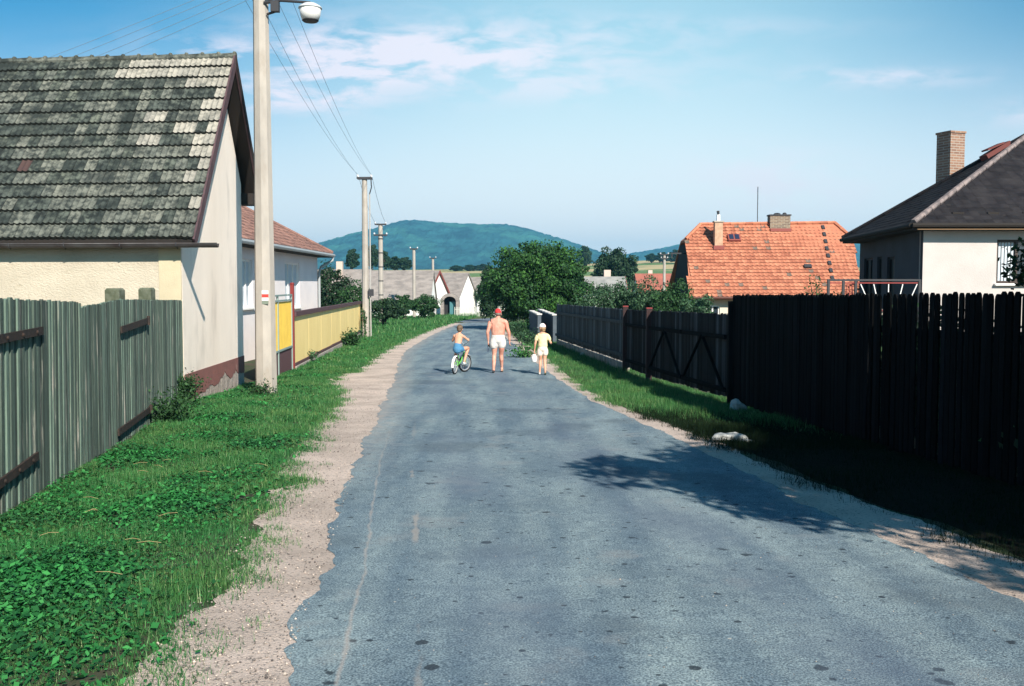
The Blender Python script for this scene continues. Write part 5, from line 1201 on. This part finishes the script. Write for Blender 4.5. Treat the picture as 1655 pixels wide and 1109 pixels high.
def person(root_loc, rz, name_label, J, k, headc, yaw, mskin, hands, scale_xy=1.0, feet=()):
    root = empty('person', root_loc, name_label, 'person')
    X = Matrix.Translation(Vector(root_loc)) @ Matrix.Rotation(rz, 4, 'Z')
    parts = [skin_mesh(J, 2)]
    hp, M, f = head_parts(headc, k, yaw); parts += hp
    for h in hands: parts += hand(*h)
    for ft_ in feet: parts.append(skin_mesh([ft_], 1))
    b = fuse(parts, .0048, 3); b.transform(X); body = link_mesh('body', b, mskin, root)
    fm = M_('eye_dark', (.03, .02, .02), .3)
    for s_ in (-1, 1):
        e = MB(); e.ell(f(s_*.030, .078, .008), .011*k, .008*k, .007*k, 8, 6, M=M); me = e.mesh('eye', True); me.transform(X); link_mesh('eye', me, fm, root)
    e = MB(); e.ell(f(0, .079, -.055), .022*k, .006*k, .006*k, 8, 6, M=M); me = e.mesh('mouth', True); me.transform(X); link_mesh('mouth', me, M_('lip', (.35, .12, .10), .5), root)
    return root, X, M, f
def wear(name, chains, m, root, X, voxel=.012, extra=(), sub=2):
    me = fuse([skin_mesh([c], sub) for c in chains]+list(extra), voxel, 3); me.transform(X); return link_mesh(name, me, m, root)
def cap(root, X, M, f, k, m1, m2=None, visor=True, vm=None, split=None):
    c = MB(); n = 20; mrow = 7
    vs = []; fs = []; mi = []
    for i in range(mrow+1):
        t = math.pi/2*i/mrow*1.06
        for j in range(n):
            p = 2*math.pi*j/n; vs.append(f(.083*math.sin(t)*math.cos(p), -.010+.099*math.sin(t)*math.sin(p), .037+.092*math.cos(t)))
    for i in range(mrow):
        for j in range(n):
            fs.append((i*n+j, (i+1)*n+j, (i+1)*n+(j+1) % n, i*n+(j+1) % n)); p = 2*math.pi*(j+.5)/n
            mi.append(1 if (split and split(p)) else 0)
    c.v = vs; c.f = fs; c.mi = mi; me = c.mesh('cap', True); me.transform(X); cp = link_mesh('cap', me, [m1, m2 or m1], root)
    if visor:
        v = MB(); pts = []; N_ = 10
        for i in range(N_+1):
            a = math.pi*(.12+.76*i/N_); pts.append((.083*math.cos(a), -.010+.099*math.sin(a), .030, .075*math.cos(a), .085+.085*math.sin(a)**.7, .018))
        for i in range(N_):
            a, b = pts[i], pts[i+1]; q = [f(*a[:3]), f(*b[:3]), f(*b[3:]), f(*a[3:])]; v.prism(q, M @ V3(0, 0, -.005*k))
        me = v.mesh('visor'); me.transform(X); link_mesh('visor', me, vm or m1, cp)
    return cp
PM = gp(805, 603); PM.z = gz(PM.y)
def man():
    # facing away, walking; x right, y forward
    hip, wst, chest, sh, neck = 1.00-.04, 1.08, 1.26, 1.44, 1.50
    J = [[(V3(0, 0, .95), (.165, .12)), (V3(0, .0, 1.08), (.178, .135)), (V3(0, .0, 1.26), (.195, .13)), (V3(0, -.01, 1.40), (.16, .105)), (V3(0, 0, 1.49), (.062, .062)), (V3(0, .02, 1.57), (.058, .06))]]
    for s_, knee, ank, toe in ((-1, V3(-.105, .03, .50), V3(-.12, -.07, .085), V3(-.125, .09, .03)), (1, V3(.085, .10, .51), V3(.10, .22, .10), V3(.12, .38, .05))):
        J.append([(V3(0, 0, .95), (.165, .12)), (V3(s_*.095, .0, .88), (.098, .10)), (V3(s_*.10, .02, .70), (.082, .085)), (knee, .058), (knee.lerp(ank, .35)+V3(0, -.012, 0), (.057, .060)), (ank+V3(0, 0, .05), .037), (ank, .038)])
    for s_, el, wr in ((-1, V3(-.285, -.03, 1.12), V3(-.27, .05, .88)), (1, V3(.295, -.04, 1.12), V3(.315, .04, .88))):
        J.append([(V3(0, -.01, 1.40), (.15, .10)), (V3(s_*.185, -.01, 1.405), (.068, .068)), (V3(s_*.225, -.015, 1.36), (.060, .060)), (V3(s_*.25, -.02, 1.24), (.052, .052)), (el, .044), (el.lerp(wr, .35), .043), (wr, (.027, .030))])
    hands = [((-.27, .05, .88), (0.02, .12, -1), (.1, 1, 0), 1.0, .9), ((.315, .04, .88), (0, .12, -1), (-.1, 1, 0), 1.0, .6)]
    feet = [[(V3(-.12, -.10, .045), .034), (V3(-.122, .0, .04), (.032, .042)), (V3(-.128, .10, .03), (.022, .045)), (V3(-.13, .15, .025), (.018, .035))], [(V3(.10, .195, .06), .033), (V3(.112, .30, .05), (.030, .042)), (V3(.12, .40, .035), (.022, .045)), (V3(.125, .45, .03), (.018, .035))]]
    root, X, M, f = person(PM, .0, 'shirtless sunburnt man in white shorts and red cap walking away', J, 1.13, (0, .025, 1.625), .0, m_skin, hands, feet=feet)
    ms = mat('white_cotton', (.64, .61, .58), .9, (.50, .47, .45), 9, bump=.8, bscale=18)
    wear('shorts', [[(V3(0, .0, 1.02), (.186, .140)), (V3(0, 0, .98), (.190, .142)), (V3(0, .0, .92), (.187, .138))], [(V3(-.06, 0, .95), .12), (V3(-.105, .0, .86), (.118, .122)), (V3(-.115, .01, .76), (.118, .120))], [(V3(.06, 0, .95), .12), (V3(.10, .01, .86), (.118, .122)), (V3(.105, .02, .77), (.116, .12))]], ms, root, X)
    hc = MB()
    hc.ell(f(0, -.022, -.002), .079*1.13, .085*1.13, .055*1.13, 16, 10); me = hc.mesh('hair', True); me.transform(X); link_mesh('hair', me, m_hairg, root)
    mr = mat('red_cap_cloth', (.62, .035, .035), .8, (.52, .03, .03), 12); mw_ = M_('cap_white', (.75, .72, .70), .85)
    cap(root, X, M, f, 1.13, mr, mw_, split=lambda p: -.35 < math.sin(p) < .25)
    for (x, y, z, col, nm) in ((-.122, .02, .035, (.03, .03, .035), 'shoe'), (.112, .32, .05, (.30, .20, .13), 'shoe')):
        s = skin_mesh([[(V3(x, y-.12, z+.015), (.036, .040)), (V3(x, y, z), (.030, .045)), (V3(x, y+.10, z-.008), (.024, .048)), (V3(x, y+.15, z-.012), (.020, .036))]], 2); s.transform(X); s.polygons.foreach_set('use_smooth', [True]*len(s.polygons)); link_mesh(nm, s, M_('shoe_%g' % col[0], col, .6), root)
    # small camera with strap in the left hand
    c0 = X @ V3(-.235, .10, .76); r = empty('camera_case', c0, 'small black case with dangling strap held in the man left hand', 'case')
    b = MB(); b.box(c0+V3(.02, 0, .0), .10, .08, .075, rz=.3); b.lathe(c0+V3(.02, .05, 0), [(.028, -.02), (.028, .03)], 10, M=Matrix.Rotation(R(90), 4, 'X')); b.build('case_body', m_black, r)
    b = MB(); b.tube([c0+V3(-.03, 0, .03), c0+V3(-.06, .01, -.06), c0+V3(-.055, 0, -.17), c0+V3(-.04, 0, -.19), c0+V3(-.025, 0, -.10), c0+V3(.0, 0, -.03)], .007, 6); b.build('strap', M_('blue_strap', (.05, .07, .12), .7), r)
man()
PC = gp(877, 606); PC.z = gz(PC.y)
def girl():
    k = 1.0
    J = [[(V3(0, 0, .74), (.105, .085)), (V3(0, .0, .85), (.095, .075)), (V3(0, .0, .98), (.112, .075)), (V3(0, -.005, 1.07), (.095, .065)), (V3(0, 0, 1.125), (.040, .040)), (V3(-.005, .015, 1.18), (.038, .04))]]
    for s_, knee, ank in ((-1, V3(-.06, .05, .40), V3(-.075, .02, .075)), (1, V3(.055, -.01, .40), V3(.065, -.13, .09))):
        J.append([(V3(0, 0, .74), (.105, .085)), (V3(s_*.055, 0, .69), (.070, .072)), (V3(s_*.062, .01, .55), (.058, .060)), (knee, .042), (knee.lerp(ank, .35)+V3(0, -.01, 0), (.040, .043)), (ank+V3(0, 0, .05), .027), (ank, .028)])
    J.append([(V3(0, -.005, 1.07), (.095, .065)), (V3(-.125, 0, 1.06), .042), (V3(-.165, 0, .97), .034), (V3(-.20, -.03, .83), .030), (V3(-.215, .02, .70), .022), (V3(-.22, .03, .655), .020)])
    J.append([(V3(0, -.005, 1.07), (.095, .065)), (V3(.125, 0, 1.06), .042), (V3(.17, -.01, .97), .034), (V3(.215, -.02, .865), .030), (V3(.225, .08, .85), .026), (V3(.21, .17, .875), .020)])
    hands = [((-.22, .03, .655), (-.02, .1, -1), (.1, 1, 0), .8, 1.0), ((.21, .17, .875), (-.3, 1, .2), (0, .1, 1), .8, 1.0)]
    feet = [[(V3(-.075, -.01, .035), .026), (V3(-.08, .08, .03), (.022, .032)), (V3(-.085, .15, .022), (.015, .030))], [(V3(.065, -.155, .06), .026), (V3(.07, -.08, .035), (.022, .032)), (V3(.075, -.01, .022), (.015, .030))]]
    root, X, M, f = person(PC, .0, 'child in yellow shirt and pale shorts with red and white cap walking away', J, 1.0, (-.012, .02, 1.255), .75, m_skin2, hands, feet=feet)
    my = mat('pale_yellow_cotton', (.74, .66, .38), .9, (.62, .53, .29), 9, bump=.8, bscale=20); ms = mat('cream_shorts', (.76, .66, .56), .9, (.66, .56, .48), 9)
    wear('shirt', [[(V3(0, 0, .78), (.130, .105)), (V3(0, 0, .90), (.122, .10)), (V3(0, 0, 1.0), (.130, .095)), (V3(0, -.003, 1.075), (.105, .078)), (V3(0, 0, 1.115), (.05, .05))], [(V3(-.08, 0, 1.06), .06), (V3(-.135, 0, 1.045), .054), (V3(-.172, 0, .955), .050)], [(V3(.08, 0, 1.06), .06), (V3(.135, 0, 1.045), .054), (V3(.178, -.01, .96), .050)]], my, root, X, .009)
    wear('shorts', [[(V3(0, 0, .80), (.118, .10)), (V3(0, 0, .71), (.126, .104))], [(V3(-.04, 0, .72), .075), (V3(-.068, .005, .65), (.082, .082)), (V3(-.074, .01, .57), (.080, .080))], [(V3(.04, 0, .72), .075), (V3(.066, .0, .65), (.082, .082)), (V3(.070, .0, .58), (.080, .080))]], ms, root, X, .009)
    hc = MB(); hc.ell(f(0, -.020, -.008), .080, .088, .072, 16, 10, M=M); hc.ell(f(0, -.055, -.055), .052, .04, .05, 12, 8, M=M); me = hc.mesh('hair', True); me.transform(X); link_mesh('hair', me, m_hairl, root)
    mw_ = M_('cap_white', (.75, .72, .70), .85); mr = bpy.data.materials['red_cap_cloth']
    cap(root, X, M, f, 1.0, mw_, mr, vm=mw_, split=lambda p: math.cos(p) > .25 and math.sin(p) < .5)
    for (x, y, z, col) in ((-.08, .05, .03, (.55, .50, .45)), (.07, -.10, .04, (.05, .06, .03))):
        s = skin_mesh([[(V3(x, y-.075, z+.01), (.027, .030)), (V3(x, y+.02, z), (.024, .035)), (V3(x, y+.11, z-.008), (.018, .033))]], 2); s.transform(X); s.polygons.foreach_set('use_smooth', [True]*len(s.polygons)); link_mesh('shoe', s, M_('shoe_%g' % col[0], col, .6), root)
    # enamel milk can hanging from the left hand
    c0 = X @ V3(-.225, .06, .44); r = empty('milk_can', c0, 'small white can with wire handle dangling from the child left hand', 'can')
    b = MB(); b.lathe(c0, [(.055, -.10), (.072, -.09), (.075, .03), (.058, .065), (.058, .085), (.05, .09)], 16); b.build('can_body', m_white, r, smooth=True)
    b = MB(); b.tube([c0+V3(-.058, 0, .05), c0+V3(-.045, 0, .12), c0+V3(0, 0, .148), c0+V3(.045, 0, .12), c0+V3(.058, 0, .05)], .004, 6); b.build('handle', m_iron, r)
    b = MB(); b.lathe(c0, [(.062, .088), (.062, .098), (.012, .112), (.012, .125)], 14); b.build('lid', m_white, r)
girl()
# bicycle and boy: local frame x right, y forward
PB = gp(733, 606); PB.z = gz(PB.y); BH = -.26; XB = Matrix.Translation(PB) @ Matrix.Rotation(BH, 4, 'Z') @ Matrix.Rotation(R(4), 4, 'Y')
def bicycle():
    r = empty('bicycle', PB, 'small green children bicycle with white rear mudguard ridden along the road', 'bicycle')
    def put(mb, nm, m, par=None, sm=False): me = mb.mesh(nm, sm); me.transform(XB); return link_mesh(nm, me, m, par or r)
    WR = .245; RW = V3(0, .10, WR); FW = V3(.0, .95, WR); steer = -.50; FM = Matrix.Rotation(steer, 4, 'Z')
    def wheel(c, M):
        t = MB(); n = 28; k = 8; vs = []
        for i in range(n):
            a = 2*math.pi*i/n
            for j in range(k):
                b = 2*math.pi*j/k; q = WR-.024+.024*math.cos(b); vs.append(c+M @ V3(.024*math.sin(b), q*math.cos(a), q*math.sin(a)))
        t.add(vs, [(i*k+j, ((i+1) % n)*k+j, ((i+1) % n)*k+(j+1) % k, i*k+(j+1) % k) for i in range(n) for j in range(k)])
        w = put(t, 'tyre', m_black, None, True); rm = MB(); vs = []
        for i in range(n):
            a = 2*math.pi*i/n
            for (x, q) in ((-.016, WR-.045), (.016, WR-.045), (.016, WR-.062), (-.016, WR-.062)): vs.append(c+M @ V3(x, q*math.cos(a), q*math.sin(a)))
        rm.add(vs, [(i*4+j, ((i+1) % n)*4+j, ((i+1) % n)*4+(j+1) % 4, i*4+(j+1) % 4) for i in range(n) for j in range(4)]); put(rm, 'rim', M_('chrome', (.65, .65, .66), .3, metal=.6), w)
        sp = MB()
        for i in range(18): a = 2*math.pi*i/18; sp.tube([c+M @ V3(.015*(-1)**i, 0, 0), c+M @ V3(0, (WR-.05)*math.cos(a), (WR-.05)*math.sin(a))], .002, 4)
        sp.tube([c+M @ V3(-.05, 0, 0), c+M @ V3(.05, 0, 0)], .018, 8); put(sp, 'spokes', M_('chrome', (.65, .65, .66), .3, metal=.6), w)
        return w
    wheel(RW, Matrix.Identity(4)); wheel(FW, FM)
    mg = M_('green_frame_paint', (.12, .42, .08), .4); BB = V3(0, .42, .26); ST = V3(0, .30, .52); HT = V3(0, .80, .56)
    f = MB(); f.tube([HT, V3(0, .6, .34), BB], .018, 8); f.tube([BB, ST], .016, 8)
    for s in (-1, 1): f.tube([BB, RW+V3(s*.05, 0, 0)], .010, 6); f.tube([ST-V3(0, -.01, .12), RW+V3(s*.05, 0, 0)], .010, 6)
    f.tube([HT+V3(0, .01, .04), HT-V3(0, -.02, .10)], .020, 8); put(f, 'frame', mg)
    fk = MB(); crown = HT+V3(0, .02, -.10)
    for s in (-1, 1): fk.tube([crown, FM @ V3(s*.05, 0, 0)+V3(0, .83, .48), FW+FM @ V3(s*.05, 0, 0)], .011, 6)
    put(fk, 'fork', mg)
    h = MB(); hc = HT+V3(0, -.03, .20); h.tube([HT, hc], .012, 6)
    for s in (-1, 1): h.tube([hc, hc+FM @ V3(s*.14, .02, .10), hc+FM @ V3(s*.24, -.10, .15)], .011, 6)
    hb = put(h, 'handlebar', M_('chrome', (.65, .65, .66), .3, metal=.6))
    for s in (-1, 1): g = MB(); g.tube([hc+FM @ V3(s*.215, -.07, .14), hc+FM @ V3(s*.265, -.13, .158)], .016, 8); put(g, 'grip', m_white, hb)
    s = MB(); s.tube([ST, ST+V3(0, -.03, .10)], .012, 6); s.ell(ST+V3(0, -.06, .12), .085, .11, .035, 14, 8); s.ell(ST+V3(0, .06, .12), .035, .09, .025, 12, 6); put(s, 'saddle', m_black, None, True)
    for c, M, nm, a0, a1 in ((RW, Matrix.Identity(4), 'mudguard', .35, 3.3), (FW, FM, 'mudguard', .6, 2.4)):
        g = MB(); n = 16
        for i in range(n):
            a = a0+(a1-a0)*i/n; b = a0+(a1-a0)*(i+1)/n; q = WR+.022
            for (xa, qa, xb, qb) in ((-.034, q-.012, -.018, q), (-.018, q, .018, q), (.018, q, .034, q-.012)):
                g.quad(c+M @ V3(xa, qa*math.cos(a), qa*math.sin(a)), c+M @ V3(xb, qb*math.cos(a), qb*math.sin(a)), c+M @ V3(xb, qb*math.cos(b), qb*math.sin(b)), c+M @ V3(xa, qa*math.cos(b), qa*math.sin(b)))
        put(g, nm, m_white)
    for s, a in ((-1, 2.5), (1, -.35)):
        g = MB(); e = BB+V3(s*.06, .13*math.cos(a), .13*math.sin(a)); g.tube([BB+V3(s*.045, 0, 0), e], .009, 6); g.box(e+V3(s*.045, 0, 0), .085, .07, .02); put(g, 'pedal', m_iron)
    return BB, hc, FM
BB, HC, FM = bicycle()
def boy():
    h0 = .67; G = [HC+FM @ V3(s*.235, -.09, .155) for s in (-1, 1)]
    J = [[(V3(0, .20, .70), (.105, .09)), (V3(.0, .205, .82), (.092, .075)), (V3(0.0, .235, .95), (.110, .072)), (V3(0, .26, 1.04), (.095, .062)), (V3(0, .28, 1.095), (.038, .040)), (V3(0, .295, 1.15), (.036, .04))]]
    # left leg up on the forward pedal, right leg reaching down
    L = BB+V3(-.105, .13*math.cos(2.5), .13*math.sin(2.5)+.03); Rg = BB+V3(.105, .13*math.cos(-.35), .13*math.sin(-.35)+.03)
    L = BB+V3(-.105, -.10, -.05); Rg = BB+V3(.125, .12, .0)
    for s_, knee, ank in ((-1, V3(-.11, .50, .62), L+V3(0, -.05, .08)), (1, V3(.175, .60, .70), Rg+V3(0, -.06, .08))):
        J.append([(V3(0, .20, .70), (.105, .09)), (V3(s_*.065, .24, .68), .072), (V3(s_*.065, .24, .68).lerp(knee, .5), .060), (knee, .042), (knee.lerp(ank, .35)+V3(0, -.012, 0), .042), (ank, .027)])
    for i, s_ in enumerate((-1, 1)):
        g = G[i]; w = g+V3(0, -.07, .035); el = V3(s_*.205, .36, .88) if s_ < 0 else V3(.23, .40, .93)
        J.append([(V3(0, .26, 1.04), (.095, .062)), (V3(s_*.125, .265, 1.03), .040), (V3(s_*.125, .265, 1.03).lerp(el, .5), .033), (el, .029), (el.lerp(w, .4), .028), (w, .020)])
    hands = [(tuple(G[i]+V3(0, -.07, .035)), (0, 1, -.35), (-s_, 0, 0), .75, 1.3*(1 if s_ > 0 else 1)) for i, s_ in enumerate((-1, 1))]
    feet = [[(q+V3(0, -.06, .055), .025), (q+V3(0, .0, .035), (.022, .03)), (q+V3(0, .09, .02), (.015, .030))] for q in (L, Rg)]
    root = empty('person', PB+V3(0, 0, 0), 'shirtless boy in blue shorts riding the small green bicycle', 'person')
    parts = [skin_mesh(J, 2)]; hp, M, f = head_parts((0, .305, 1.225), .96, .0); parts += hp
    for h in hands: parts += hand(*h)
    for q in feet: parts.append(skin_mesh([q], 1))
    b = fuse(parts, .0048, 3); b.transform(XB); link_mesh('body', b, m_skin2, root)
    wear('shorts', [[(V3(0, .20, .79), (.108, .09)), (V3(0, .20, .70), (.125, .105)), (V3(0, .20, .66), (.12, .10))]]+[[(V3(s_*.05, .20, .69), .085), (V3(s_*.075, .30, .68), .084), (V3(s_*.085, .36, .675), .078)] for s_ in (-1, 1)], mat('blue_shorts', (.07, .22, .38), .9, (.06, .18, .32), 9), root, XB, .009)
    hc = MB(); hc.ell(f(0, -.018, .030), .083, .100, .090, 18, 12); hc.ell(f(0, -.05, -.02), .066, .062, .062, 14, 8); me = hc.mesh('hair', True); me.transform(XB); link_mesh('hair', me, m_hair, root)
    for s_ in (-1, 1):
        e = MB(); e.ell(f(s_*.030, .080, .002), .010, .007, .006, 8, 6); me = e.mesh('eye', True); me.transform(XB); link_mesh('eye', me, M_('eye_dark', (.03, .02, .02), .3), root)
    for q in (L, Rg):
        s = skin_mesh([[(q+V3(0, -.075, .035), (.026, .028)), (q+V3(0, .02, .022), (.022, .034)), (q+V3(0, .10, .015), (.016, .032))]], 2); s.transform(XB); link_mesh('shoe', s, M_('cap_white', (.75, .72, .70), .85), root)
boy()
# lay the scene out: nothing else below
